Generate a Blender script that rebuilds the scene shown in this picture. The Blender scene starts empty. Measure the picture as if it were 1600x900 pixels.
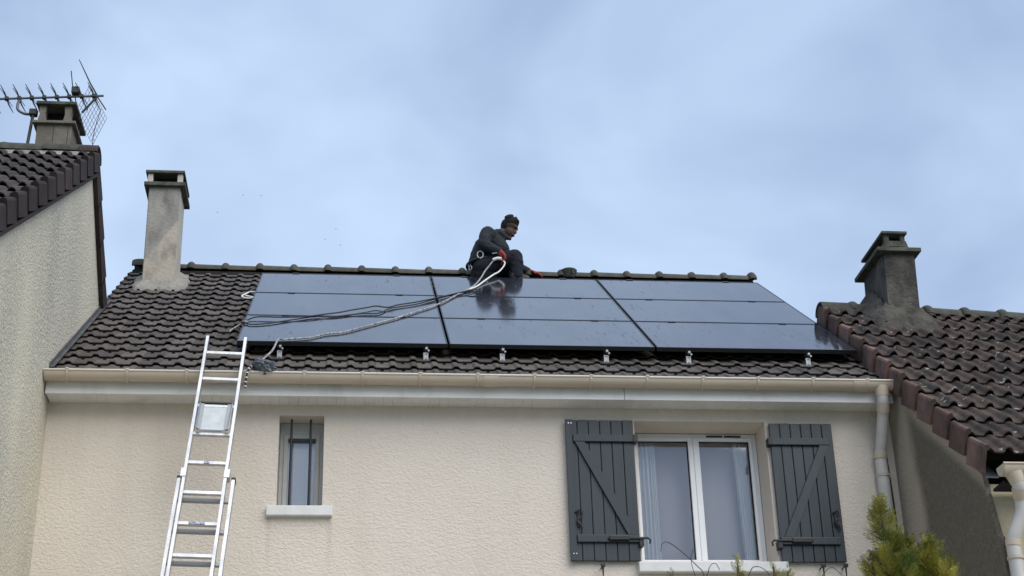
import bpy, bmesh, math, random
from mathutils import Vector, Matrix, Euler, noise as mnoise
random.seed(7)
sc = bpy.context.scene
COL = sc.collection
R = math.radians

# ------------------------------------------------------------------ camera
FPX, PITCH, YAW, ROLL = 2422.15, R(24.939), R(6.383), R(-1.609)
cp, sp, cy, sy, cr, sr = (math.cos(PITCH), math.sin(PITCH), math.cos(YAW), math.sin(YAW), math.cos(ROLL), math.sin(ROLL))
fwd = Vector((sy*cp, cy*cp, sp)); rgt = Vector((cy, -sy, 0)); upv = rgt.cross(fwd)
rgt2 = rgt*cr + upv*sr; up2 = upv*cr - rgt*sr
cam = bpy.data.cameras.new('camera'); camo = bpy.data.objects.new('camera', cam); COL.objects.link(camo)
m = Matrix((rgt2, up2, -fwd)).transposed().to_4x4(); m.translation = Vector((0.973, -12.0857, 1.6505))
camo.matrix_world = m
cam.sensor_width = 36; cam.lens = 36*FPX/1600; cam.clip_start = .1; cam.clip_end = 2000
sc.camera = camo
sc.render.resolution_x = 1024; sc.render.resolution_y = 576

# ------------------------------------------------------------------ sky, sun, exposure
SUN_EL, SUN_AZ = R(46), R(150)       # azimuth clockwise from +y: behind the camera, a little to the right
w = bpy.data.worlds.new('World'); sc.world = w; w.use_nodes = True
nt = w.node_tree; nt.nodes.clear()
def N(tree, t, **kw):
    n = tree.nodes.new(t)
    for k, v in kw.items(): setattr(n, k, v)
    return n
out = N(nt, 'ShaderNodeOutputWorld'); mix = N(nt, 'ShaderNodeMixShader'); mix.inputs[0].default_value = .9
b1 = N(nt, 'ShaderNodeBackground'); b2 = N(nt, 'ShaderNodeBackground')
sky = N(nt, 'ShaderNodeTexSky', sky_type='NISHITA', sun_disc=False, sun_elevation=SUN_EL, sun_rotation=SUN_AZ)
b1.inputs[1].default_value = .06; b2.inputs[1].default_value = .61
tc = N(nt, 'ShaderNodeTexCoord'); mp = N(nt, 'ShaderNodeMapping'); mp.inputs['Scale'].default_value = (1.0, 1.0, 1.5); mp.inputs['Location'].default_value = (.42, .3, .1)
n1 = N(nt, 'ShaderNodeTexNoise'); n1.inputs['Scale'].default_value = 3.6; n1.inputs['Detail'].default_value = 4; n1.inputs['Roughness'].default_value = .5; n1.inputs['Distortion'].default_value = .4
rp = N(nt, 'ShaderNodeValToRGB')
rp.color_ramp.elements[0].position = .34; rp.color_ramp.elements[0].color = (.340, .448, .665, 1)
rp.color_ramp.elements[1].position = .64; rp.color_ramp.elements[1].color = (.555, .702, .930, 1)
L = nt.links.new
L(tc.outputs['Generated'], mp.inputs[0]); L(mp.outputs[0], n1.inputs['Vector']); L(n1.outputs['Fac'], rp.inputs[0])
L(rp.outputs[0], b2.inputs[0]); L(sky.outputs[0], b1.inputs[0]); L(b1.outputs[0], mix.inputs[1]); L(b2.outputs[0], mix.inputs[2]); L(mix.outputs[0], out.inputs[0])
sun = bpy.data.lights.new('sun', 'SUN'); sun.energy = 1.6; sun.angle = R(60); sun.color = (1, .95, .87)
suno = bpy.data.objects.new('sun', sun); COL.objects.link(suno)
sd = Vector((math.sin(SUN_AZ)*math.cos(SUN_EL), math.cos(SUN_AZ)*math.cos(SUN_EL), math.sin(SUN_EL)))
suno.rotation_euler = sd.to_track_quat('Z', 'Y').to_euler(); suno.location = sd*40
vs = sc.view_settings; vs.view_transform = 'Standard'; vs.look = 'None'; vs.exposure = .90; vs.gamma = 1; vs.use_curve_mapping = False

# ------------------------------------------------------------------ materials
def mat(name, col, rough=.7, col2=None, nscale=8, ndetail=6, bump=0, bscale=40, bdist=.01, metal=0, spec=.5, rnd=0, stretch=(1,1,1), lo=.35, hi=.65, ior=1.45, bstretch=(1,1,1), coat=0):
    M = bpy.data.materials.new(name); M.use_nodes = True
    t = M.node_tree; b = t.nodes['Principled BSDF']; l = t.links.new
    b.inputs['Base Color'].default_value = (*col, 1); b.inputs['Roughness'].default_value = rough
    b.inputs['Metallic'].default_value = metal; b.inputs['Specular IOR Level'].default_value = spec; b.inputs['IOR'].default_value = ior
    tcn = N(t, 'ShaderNodeTexCoord'); gm = N(t, 'ShaderNodeNewGeometry')
    src = None
    if col2 is not None:
        mpn = N(t, 'ShaderNodeMapping'); mpn.inputs['Scale'].default_value = stretch
        nz = N(t, 'ShaderNodeTexNoise'); nz.inputs['Scale'].default_value = nscale; nz.inputs['Detail'].default_value = ndetail; nz.inputs['Roughness'].default_value = .62
        r = N(t, 'ShaderNodeValToRGB'); r.color_ramp.elements[0].position = lo; r.color_ramp.elements[1].position = hi
        r.color_ramp.elements[0].color = (*col, 1); r.color_ramp.elements[1].color = (*col2, 1)
        l(gm.outputs['Position'], mpn.inputs[0]); l(mpn.outputs[0], nz.inputs['Vector']); l(nz.outputs['Fac'], r.inputs[0]); src = r.outputs[0]
    if rnd:
        oi = N(t, 'ShaderNodeObjectInfo'); mr = N(t, 'ShaderNodeMapRange'); mr.inputs['To Min'].default_value = 1-rnd; mr.inputs['To Max'].default_value = 1+rnd
        l(oi.outputs['Random'], mr.inputs['Value'])
        hs = N(t, 'ShaderNodeHueSaturation'); l(mr.outputs[0], hs.inputs['Value'])
        if src: l(src, hs.inputs['Color'])
        else: hs.inputs['Color'].default_value = (*col, 1)
        src = hs.outputs[0]
    if src: l(src, b.inputs['Base Color'])
    if bump:
        mb = N(t, 'ShaderNodeMapping'); mb.inputs['Scale'].default_value = bstretch
        nb = N(t, 'ShaderNodeTexNoise'); nb.inputs['Scale'].default_value = bscale; nb.inputs['Detail'].default_value = 4; nb.inputs['Roughness'].default_value = .55
        bp = N(t, 'ShaderNodeBump'); bp.inputs['Strength'].default_value = bump; bp.inputs['Distance'].default_value = bdist
        l(gm.outputs['Position'], mb.inputs[0]); l(mb.outputs[0], nb.inputs['Vector']); l(nb.outputs['Fac'], bp.inputs['Height']); l(bp.outputs[0], b.inputs['Normal'])
    return M
def stain(M, col, fn_nodes):
    """mix a stain colour over the material's base colour; fn_nodes(tree, position socket) returns a 0..1 factor socket"""
    t = M.node_tree; b = t.nodes['Principled BSDF']; l = t.links.new
    gm = N(t, 'ShaderNodeNewGeometry'); fac = fn_nodes(t, gm.outputs['Position'])
    mx = N(t, 'ShaderNodeMix', data_type='RGBA'); l(fac, mx.inputs['Factor'])
    if b.inputs['Base Color'].links: l(b.inputs['Base Color'].links[0].from_socket, mx.inputs['A'])
    else: mx.inputs['A'].default_value = b.inputs['Base Color'].default_value
    mx.inputs['B'].default_value = (*col, 1); l(mx.outputs['Result'], b.inputs['Base Color'])
def mth(t, op, a, b=None, c=None, clamp=False):
    n = N(t, 'ShaderNodeMath', operation=op, use_clamp=clamp)
    for i, v in enumerate((a, b, c)):
        if v is None: continue
        if isinstance(v, (int, float)): n.inputs[i].default_value = v
        else: t.links.new(v, n.inputs[i])
    return n.outputs[0]
def noise_fac(t, pos, scale, stretch=(1,1,1), lo=.4, hi=.6, detail=5):
    mpn = N(t, 'ShaderNodeMapping'); mpn.inputs['Scale'].default_value = stretch
    nz = N(t, 'ShaderNodeTexNoise'); nz.inputs['Scale'].default_value = scale; nz.inputs['Detail'].default_value = detail
    mr = N(t, 'ShaderNodeMapRange'); mr.inputs['From Min'].default_value = lo; mr.inputs['From Max'].default_value = hi; mr.clamp = True
    t.links.new(pos, mpn.inputs[0]); t.links.new(mpn.outputs[0], nz.inputs['Vector']); t.links.new(nz.outputs['Fac'], mr.inputs['Value'])
    return mr.outputs[0]
def sepxyz(t, pos):
    s = N(t, 'ShaderNodeSeparateXYZ'); t.links.new(pos, s.inputs[0]); return s.outputs
def sstep(t, v, a, b):
    mr = N(t, 'ShaderNodeMapRange'); mr.interpolation_type = 'SMOOTHSTEP'; mr.inputs['From Min'].default_value = a; mr.inputs['From Max'].default_value = b
    t.links.new(v, mr.inputs['Value']); return mr.outputs[0]

def stucco(name, c1, c2, bump, sc1, sc2, dist, ns=1.2):
    M = mat(name, c1, .92, c2, nscale=ns, lo=.3, hi=.7, spec=.15)
    t = M.node_tree; b = t.nodes['Principled BSDF']; l = t.links.new
    gm = N(t, 'ShaderNodeNewGeometry'); mp_ = N(t, 'ShaderNodeMapping'); mp_.inputs['Scale'].default_value = (1, 1, 1.5)
    l(gm.outputs['Position'], mp_.inputs[0])
    a = N(t, 'ShaderNodeTexNoise'); a.inputs['Scale'].default_value = sc1; a.inputs['Detail'].default_value = 2; a.inputs['Distortion'].default_value = .6
    c = N(t, 'ShaderNodeTexNoise'); c.inputs['Scale'].default_value = sc2; c.inputs['Detail'].default_value = 3
    l(mp_.outputs[0], a.inputs['Vector']); l(mp_.outputs[0], c.inputs['Vector'])
    h = mth(t, 'MULTIPLY_ADD', c.outputs['Fac'], .35, a.outputs['Fac'])
    bp = N(t, 'ShaderNodeBump'); bp.inputs['Strength'].default_value = bump; bp.inputs['Distance'].default_value = dist
    l(h, bp.inputs['Height']); l(bp.outputs[0], b.inputs['Normal'])
    return M
mRender = stucco('cream_render', (.625, .56, .485), (.68, .615, .535), .68, 36, 95, .014)
# the render is darker under the eave, in ragged streaks
stain(mRender, (.36, .29, .22), lambda t, p: mth(t, 'MULTIPLY', mth(t, 'MULTIPLY', sstep(t, sepxyz(t, p)[2], 5.86, 6.1), noise_fac(t, p, 3, (3, 1, .7), .3, .7)), .16))
stain(mRender, (.44, .375, .30), lambda t, p: mth(t, 'MULTIPLY', noise_fac(t, p, 1.6, (2.6, 1, .28), .50, .78), .2))
stain(mRender, (.33, .29, .24), lambda t, p: mth(t, 'MULTIPLY', mth(t, 'MULTIPLY', sstep(t, mth(t, 'MULTIPLY', mth(t, 'ABSOLUTE', mth(t, 'SUBTRACT', mth(t, 'ABSOLUTE', mth(t, 'SUBTRACT', sepxyz(t, p)[0], .575)), .235)), -1), -.035, 0), mth(t, 'MULTIPLY', sstep(t, sepxyz(t, p)[2], 4.6, 5.16), sstep(t, mth(t, 'MULTIPLY', sepxyz(t, p)[2], -1), -5.18, -5.16))), .28))
mLeftWall = stucco('pale_render', (.72, .665, .525), (.66, .615, .49), 1.0, 34, 95, .018, 1.6)
stain(mLeftWall, (.33, .33, .31), lambda t, p: mth(t, 'MULTIPLY', mth(t, 'MULTIPLY', noise_fac(t, p, 1.1, (1, .75, .3), .38, .68), noise_fac(t, p, 40, (1, 1, 1), .36, .60)), .8))
mRightWall = stucco('mouldy_render', (.40, .345, .27), (.46, .40, .32), 1.0, 34, 90, .022)
def rw(t, p):
    x, y, z = sepxyz(t, p)
    wob = mth(t, 'MULTIPLY_ADD', noise_fac(t, p, 2.2, (1, 1, .6), 0, 1), .5, -.25)
    yy = mth(t, 'ADD', y, mth(t, 'MULTIPLY', wob, .7))
    a = sstep(t, mth(t, 'MULTIPLY', mth(t, 'ADD', yy, mth(t, 'MULTIPLY', mth(t, 'SUBTRACT', z, 5.2), -.06)), -1), .62, .86)      # clean strip along the inner corner
    d = mth(t, 'SUBTRACT', mth(t, 'MULTIPLY_ADD', y, .8, 6.66), z)                         # distance below the verge
    e = sstep(t, mth(t, 'ADD', d, mth(t, 'MULTIPLY', wob, .25)), .07, .24)
    g = noise_fac(t, p, 42, (1, 1, .8), .30, .62)
    return mth(t, 'MULTIPLY', mth(t, 'MULTIPLY', a, e), mth(t, 'MULTIPLY_ADD', g, .17, .81))
stain(mRightWall, (.135, .120, .092), rw)
mFront2 = stucco('yellow_cream_render', (.56, .48, .34), (.61, .53, .38), .8, 26, 70, .012)
mTile = mat('brown_concrete_tile', (.060, .050, .045), .72, (.106, .090, .080), nscale=14, bump=.5, bscale=120, bdist=.004, rnd=.34, spec=.45)
stain(mTile, (.085, .080, .055), lambda t, p: mth(t, 'MULTIPLY', noise_fac(t, p, 5, (1, 1, 1), .54, .74), .5))
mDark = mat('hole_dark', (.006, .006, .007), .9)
mTileR = mat('old_clay_tile', (.052, .040, .034), .85, (.105, .070, .054), nscale=4.5, bump=.6, bscale=80, bdist=.006, rnd=.33, lo=.4, hi=.75, spec=.3)
stain(mTileR, (.022, .021, .020), lambda t, p: mth(t, 'MULTIPLY', noise_fac(t, p, 7, (1, 1, 1), .42, .62), .75))
stain(mTileR, (.34, .34, .30), lambda t, p: mth(t, 'MULTIPLY', noise_fac(t, p, 15, (1, 1, 1), .66, .70, 3), .75))
mTileL = mat('dark_clay_tile', (.036, .031, .031), .8, (.060, .048, .045), nscale=5, bump=.5, bscale=80, bdist=.006, rnd=.25, spec=.35)
mVergeR = mat('red_verge_tile', (.195, .118, .096), .85, (.125, .082, .070), nscale=6, bump=.4, bscale=60, rnd=.28, spec=.25)
stain(mVergeR, (.050, .040, .036), lambda t, p: mth(t, 'MULTIPLY', noise_fac(t, p, 3.5, (1, 1, 1), .42, .68), .8))
mVergeL = mat('brown_verge_tile', (.055, .039, .035), .85, (.034, .028, .027), nscale=6, bump=.4, bscale=60, rnd=.25, spec=.25)
mRidge = mat('mossy_ridge_tile', (.070, .064, .056), .85, (.105, .102, .082), nscale=12, bump=.5, bscale=70, bdist=.008, rnd=.15, spec=.25)
mRidgeD = mat('weathered_ridge_tile', (.060, .060, .052), .85, (.090, .090, .072), nscale=12, bump=.5, bscale=70, bdist=.008, rnd=.15, spec=.25)
mGutter = mat('beige_pvc', (.53, .45, .355), .42, (.48, .405, .315), nscale=3, stretch=(1, 1, 4), spec=.5)
mLip = mat('pvc_lip_highlight', (.66, .60, .52), .35)  # highlight along the gutter lip, put into a paler colour
mPipe = mat('grey_white_pvc', (.55, .53, .49), .45, (.47, .45, .42), nscale=4, spec=.5)
mFascia = mat('white_pvc_board', (.74, .74, .72), .45, (.66, .66, .64), nscale=2, stretch=(.5, 1, 4), spec=.5)
stain(mFascia, (.30, .29, .26), lambda t, p: mth(t, 'MULTIPLY', noise_fac(t, p, 5, (1, 1, .4), .55, .8), .4))
mWhite = mat('white_pvc_frame', (.82, .83, .84), .35, (.78, .79, .80), nscale=5)
mSill = mat('white_painted_sill', (.70, .70, .69), .75, (.62, .62, .60), nscale=7, bump=.2, bscale=50)
mFrameG = mat('grey_painted_frame', (.46, .46, .44), .55, (.40, .40, .385), nscale=5)
mShut = mat('anthracite_painted_wood', (.020, .030, .037), .45, (.026, .038, .046), nscale=5, stretch=(6, 1, .6), bump=.25, bscale=30, bdist=.003, bstretch=(8, 1, .5), rnd=.1)
mIron = mat('black_iron', (.012, .013, .015), .45, spec=.5)
mAlu = mat('aluminium', (.52, .53, .55), .36, (.36, .37, .39), nscale=14, stretch=(1, 1, .3), metal=.8)
mAluD = mat('aluminium_dark', (.30, .31, .32), .5, metal=.5)
mPlate = mat('checkered_plate', (.52, .55, .56), .5, (.42, .45, .46), nscale=16, metal=.3)
mZinc = mat('zinc_flashing', (.085, .09, .095), .6, (.13, .135, .14), nscale=6, metal=.4)
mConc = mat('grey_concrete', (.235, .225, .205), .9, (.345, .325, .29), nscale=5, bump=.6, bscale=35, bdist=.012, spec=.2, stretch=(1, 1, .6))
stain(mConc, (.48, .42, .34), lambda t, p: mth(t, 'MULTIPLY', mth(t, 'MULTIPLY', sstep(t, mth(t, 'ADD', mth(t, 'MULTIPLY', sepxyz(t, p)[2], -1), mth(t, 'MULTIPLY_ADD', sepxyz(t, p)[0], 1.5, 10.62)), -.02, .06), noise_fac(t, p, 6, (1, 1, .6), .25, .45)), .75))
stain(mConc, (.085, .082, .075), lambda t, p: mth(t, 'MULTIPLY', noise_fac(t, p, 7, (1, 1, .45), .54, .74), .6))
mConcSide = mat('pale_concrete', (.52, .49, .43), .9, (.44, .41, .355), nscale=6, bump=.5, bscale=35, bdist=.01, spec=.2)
mMortar = mat('pale_mortar', (.21, .20, .18), .95, (.32, .30, .265), nscale=9, bump=.8, bscale=22, bdist=.02, spec=.15)
mSlab = mat('mossy_concrete_slab', (.055, .058, .048), .9, (.115, .115, .095), nscale=10, bump=.5, bscale=40, spec=.2)
mOldC = mat('sooty_concrete', (.052, .050, .046), .95, (.135, .128, .112), nscale=6, bump=.9, bscale=26, bdist=.02, spec=.15, stretch=(1, 1, .55), lo=.38, hi=.72)
mOldM = mat('dark_mortar', (.045, .042, .038), .95, (.10, .094, .082), nscale=8, bump=1, bscale=18, bdist=.03, spec=.15)
mChL = mat('beige_chimney_block', (.135, .12, .10), .9, (.20, .18, .15), nscale=5, bump=.5, bscale=30, spec=.2)
mFrameB = mat('black_anodised_frame', (.022, .023, .026), .33, metal=.4)
mRope = mat('braided_rope', (.42, .42, .41), .8, (.15, .15, .155), nscale=42, lo=.42, hi=.58)
mRopeW = mat('white_rope', (.72, .72, .70), .8)
mCord = mat('dark_cord', (.030, .030, .034), .7)
mBag = mat('blue_grey_plastic', (.050, .062, .078), .36, (.12, .14, .17), nscale=16, spec=.6)
mJack = mat('dark_jacket_cloth', (.009, .013, .017), .85, (.015, .020, .025), nscale=18, bump=.6, bscale=26, bdist=.02)
mTrou = mat('navy_work_trousers', (.0055, .0075, .013), .9, (.009, .011, .017), nscale=14, bump=.6, bscale=22, bdist=.02)
mSkin = mat('skin', (.070, .040, .030), .55)
mHair = mat('hair', (.008, .007, .007), .9, bump=1, bscale=90, bdist=.02)
mGlove = mat('red_glove', (.30, .035, .028), .7, (.22, .028, .024), nscale=30)
mAnt = mat('antenna_metal', (.13, .13, .15), .5, metal=.4)
mPlast = mat('dark_plastic', (.03, .034, .032), .6)
mBird = mat('bird', (.02, .02, .02), .9)
mTwig = mat('twig', (.055, .045, .04), .9)
mTrunk = mat('bark', (.09, .06, .04), .9, bump=.6)
mGrass = mat('garden_grass', (.045, .075, .022), .9, (.07, .09, .03), nscale=3)
mBounce = mat('bounce_patio_concrete', (.40, .38, .35), .9, (.34, .32, .29), nscale=2)
mFol = mat('thuja_foliage', (.075, .115, .022), .65, (.30, .27, .045), nscale=5.5, lo=.36, hi=.60, spec=.3)
stain(mFol, (.115, .085, .045), lambda t, p: mth(t, 'MULTIPLY', noise_fac(t, p, 9, (1, 1, 1), .62, .75), .6))
mFol.node_tree.nodes['Principled BSDF'].inputs['Subsurface Weight'].default_value = 0
mCurtain = mat('white_curtain', (.88, .90, .91), .9)
mNet = mat('grey_net_blind', (.70, .66, .66), .95)
mBlind = mat('pale_blind', (.80, .83, .88), .9)
mSticker = mat('blue_sticker', (.12, .20, .38), .5, (.55, .58, .62), nscale=90, lo=.45, hi=.55)
def glass_mat(name, refl, tint=(1,1,1)):
    M = bpy.data.materials.new(name); M.use_nodes = True; t = M.node_tree; t.nodes.remove(t.nodes['Principled BSDF'])
    o = t.nodes['Material Output']; tr = N(t, 'ShaderNodeBsdfTransparent'); tr.inputs[0].default_value = (*tint, 1)
    gl = N(t, 'ShaderNodeBsdfGlossy'); gl.inputs['Roughness'].default_value = .03
    fr = N(t, 'ShaderNodeFresnel'); fr.inputs[0].default_value = 1.6
    mx = N(t, 'ShaderNodeMixShader'); t.links.new(mth(t, 'MULTIPLY_ADD', fr.outputs[0], 1, refl, True), mx.inputs[0])
    t.links.new(tr.outputs[0], mx.inputs[1]); t.links.new(gl.outputs[0], mx.inputs[2]); t.links.new(mx.outputs[0], o.inputs[0]); return M
mGlass = glass_mat('window_glass', .06, (.97, .97, .98))
# solar glass: dark cells under textured glass, faint dried rain streaks running down the slope
mPV = mat('solar_glass', (.012, .015, .024), .135, spec=.5, ior=2.45)
def pvn():
    t = mPV.node_tree; b = t.nodes['Principled BSDF']; gm = N(t, 'ShaderNodeNewGeometry')
    # rotate position into slope coordinates so streaks run downhill
    mpn = N(t, 'ShaderNodeMapping'); mpn.vector_type = 'POINT'; mpn.inputs['Rotation'].default_value = (-R(35), 0, R(0))
    t.links.new(gm.outputs['Position'], mpn.inputs[0])
    f = noise_fac(t, mpn.outputs[0], 1, (38, 4.5, 1), .58, .74, 3)
    g = noise_fac(t, mpn.outputs[0], 1, (.8, .9, 1), .40, .60, 4)
    f = mth(t, 'MULTIPLY', f, g)
    d = noise_fac(t, mpn.outputs[0], 1, (5, 1.5, 1), .35, .75, 6)
    mr = N(t, 'ShaderNodeMapRange'); mr.inputs['To Min'].default_value = .095; mr.inputs['To Max'].default_value = .40
    t.links.new(f, mr.inputs['Value']); t.links.new(mr.outputs[0], b.inputs['Roughness'])
    mx = N(t, 'ShaderNodeMix', data_type='RGBA'); t.links.new(mth(t, 'MULTIPLY', d, .5), mx.inputs['Factor'])
    mx.inputs['A'].default_value = (.012, .015, .026, 1); mx.inputs['B'].default_value = (.060, .064, .074, 1)
    t.links.new(mx.outputs['Result'], b.inputs['Base Color'])
    sp_ = mth(t, 'MULTIPLY_ADD', f, -.30, .5); t.links.new(sp_, b.inputs['Specular IOR Level'])
pvn()

# ------------------------------------------------------------------ helpers
def wloc(o):
    v = Vector((0, 0, 0))
    while o is not None: v = v + o.location; o = o.parent
    return v
def tag(o, label=None, cat=None, group=None, kind=None):
    if label: o['label'] = label
    if cat: o['category'] = cat
    if group: o['group'] = group
    if kind: o['kind'] = kind
    return o
def thing(name, loc, label, cat, group=None):
    o = bpy.data.objects.new(name, None); COL.objects.link(o); o.location = loc; o.empty_display_size = .2
    return tag(o, label, cat, group)
class MB:
    def __init__(s): s.v = []; s.f = []; s.mi = []; s.cur = 0
    def add(s, vs, fs):
        k = len(s.v); s.v += [Vector(v) for v in vs]
        for f in fs: s.f.append([i+k for i in f]); s.mi.append(s.cur)
        return s
    def box(s, x0, x1, y0, y1, z0, z1):
        return s.add([(x0,y0,z0),(x1,y0,z0),(x1,y1,z0),(x0,y1,z0),(x0,y0,z1),(x1,y0,z1),(x1,y1,z1),(x0,y1,z1)],
                     [(0,3,2,1),(4,5,6,7),(0,1,5,4),(1,2,6,5),(2,3,7,6),(3,0,4,7)])
    def bbox(s, x0, x1, y0, y1, z0, z1, b=.006):
        bm = bmesh.new(); bmesh.ops.create_cube(bm, size=1)
        for v in bm.verts: v.co = Vector((x0+(v.co.x+.5)*(x1-x0), y0+(v.co.y+.5)*(y1-y0), z0+(v.co.z+.5)*(z1-z0)))
        bmesh.ops.bevel(bm, geom=bm.edges[:], offset=b, segments=2, affect='EDGES', profile=.6)
        return s.addbm(bm)
    def addbm(s, bm):
        bm.verts.index_update(); s.add([v.co.copy() for v in bm.verts], [[v.index for v in f.verts] for f in bm.faces]); bm.free(); return s
    def prism(s, pts, axis, a, b):
        """pts: 2D polygon; axis 'x': (y,z), 'y': (x,z), 'z': (x,y)"""
        def P(p, h): return {'x': (h, p[0], p[1]), 'y': (p[0], h, p[1]), 'z': (p[0], p[1], h)}[axis]
        n = len(pts); vs = [P(p, a) for p in pts] + [P(p, b) for p in pts]
        fs = [tuple(range(n)), tuple(range(2*n-1, n-1, -1))] + [(i, i+n, (i+1) % n+n, (i+1) % n) for i in range(n)]
        return s.add(vs, fs)
    def bar(s, a, b, w, h, up=(0, 0, 1)):
        a, b = Vector(a), Vector(b); d = (b-a).normalized(); sd_ = d.cross(Vector(up)).normalized()*w/2; u = sd_.cross(d).normalized()*h/2
        vs = [a-sd_-u, a+sd_-u, a+sd_+u, a-sd_+u, b-sd_-u, b+sd_-u, b+sd_+u, b-sd_+u]
        return s.add(vs, [(0,3,2,1),(4,5,6,7),(0,1,5,4),(1,2,6,5),(2,3,7,6),(3,0,4,7)])
    def tube(s, pts, r, seg=8, cap=True):
        pts = [Vector(p) for p in pts]; n = len(pts); rs = r if isinstance(r, (list, tuple)) else [r]*n
        k0 = len(s.v); prev = None; vs = []; fs = []
        for i, p in enumerate(pts):
            d = (pts[min(i+1, n-1)]-pts[max(i-1, 0)]).normalized()
            if prev is None: prev = d.orthogonal().normalized()
            prev = (prev-d*prev.dot(d)); prev = prev.normalized() if prev.length > 1e-6 else d.orthogonal().normalized()
            q = d.cross(prev)
            for j in range(seg):
                a = 2*math.pi*j/seg; vs.append(p+(prev*math.cos(a)+q*math.sin(a))*rs[i])
        for i in range(n-1):
            for j in range(seg):
                fs.append((i*seg+j, i*seg+(j+1) % seg, (i+1)*seg+(j+1) % seg, (i+1)*seg+j))
        if cap: fs.append(tuple(range(seg-1, -1, -1))); fs.append(tuple((n-1)*seg+j for j in range(seg)))
        return s.add(vs, fs)
    def mesh(s, name, mats, smooth=False, off=Vector((0, 0, 0))):
        me = bpy.data.meshes.new(name); me.from_pydata([v-off for v in s.v], [], s.f)
        for M in (mats if isinstance(mats, (list, tuple)) else [mats]): me.materials.append(M)
        if max(s.mi or [0]): me.polygons.foreach_set('material_index', s.mi)
        if smooth: me.polygons.foreach_set('use_smooth', [True]*len(me.polygons))
        bm = bmesh.new(); bm.from_mesh(me); bmesh.ops.recalc_face_normals(bm, faces=bm.faces); bm.to_mesh(me); bm.free()
        me.update(); return me
    def build(s, name, mats, parent=None, smooth=False, autos=False):
        off = wloc(parent); me = s.mesh(name, mats, smooth, off)
        o = bpy.data.objects.new(name, me); COL.objects.link(o); o.parent = parent
        if autos:
            me.polygons.foreach_set('use_smooth', [True]*len(me.polygons)); me.set_sharp_from_angle(angle=R(35))
        return o
def spline(pts, n=6):
    """Catmull-Rom through pts"""
    P = [Vector(p) for p in pts]; P = [P[0]*2-P[1]]+P+[P[-1]*2-P[-2]]; o = []
    for i in range(1, len(P)-2):
        for k in range(n):
            t = k/n; a, b, c, d = P[i-1:i+3]
            o.append(.5*((2*b)+(c-a)*t+(2*a-5*b+4*c-d)*t*t+(3*b-a-3*c+d)*t**3))
    o.append(P[-2]); return o

# ------------------------------------------------------------------ the setting
ground = MB().add([(-400,-400,0),(400,-400,0),(400,400,0),(-400,400,0)], [(0,1,2,3)]).build('ground', mGrass); tag(ground, kind='structure')
pt = MB().box(-6, 13, -11, -.3, -.1, .004).build('bounce_patio', mBounce); tag(pt, kind='structure')  # unseen pale paving, added to bounce light up onto the soffit

TH = R(34.983); CT, ST, TT = math.cos(TH), math.sin(TH), math.tan(TH)
ZP = 6.77                                    # panel plane passes (y=0, z=ZP)
XL, XR, YF = -1.42, 5.42, -.30               # party walls and facade of the middle house
def slope(x, s, n):                           # point on the middle roof: s up the slope, n above panel plane
    return Vector((x, s*CT-n*ST, ZP+s*ST+n*CT))
NT = -.150                                    # tile bed plane, below the panel plane
YR = 3.5; ZR = ZP+(YR)*TT+NT/CT               # ridge
SR = (YR+NT*ST)/CT

# ================================================================== middle house
H = thing('terraced_house', (2, YF, 0), 'cream rendered middle house carrying the solar panels on its brown tiled roof', 'house')
wall = MB()
OW = [(.394, .750, 5.243, 6.002), (3.262, 4.352, 4.80, 5.987)]   # openings x0,x1,z0,z1
ZT = 6.30
xs = [XL, .394, .750, 3.262, 4.352, XR]
# facade strip by strip, with the two openings left free
wall.box(xs[0], xs[1], YF, YF+.3, 0, ZT); wall.box(xs[2], xs[3], YF, YF+.3, 0, ZT); wall.box(xs[4], xs[5], YF, YF+.3, 0, ZT)
for (a, b, z0, z1) in OW: wall.box(a, b, YF, YF+.3, 0, z0); wall.box(a, b, YF, YF+.3, z1, ZT)
wall.build('front_wall', mRender, H)
g = MB()
zb = lambda y: ZP+y*TT+(NT-.05)/CT
for x in (XL+.0, XR-.22):
    g.prism([(YF+.302, 0), (YF+.302, zb(YF+.302)-.03), (YR, zb(YR)-.03), (7.6, zb(YR)-.03-4.1*TT), (7.6, 0)], 'x', x+.002, x+.2)
g.box(XL, XR, 7.4, 7.6, 0, 6.2)
g.build('gable_wall', mRender, H)
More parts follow.
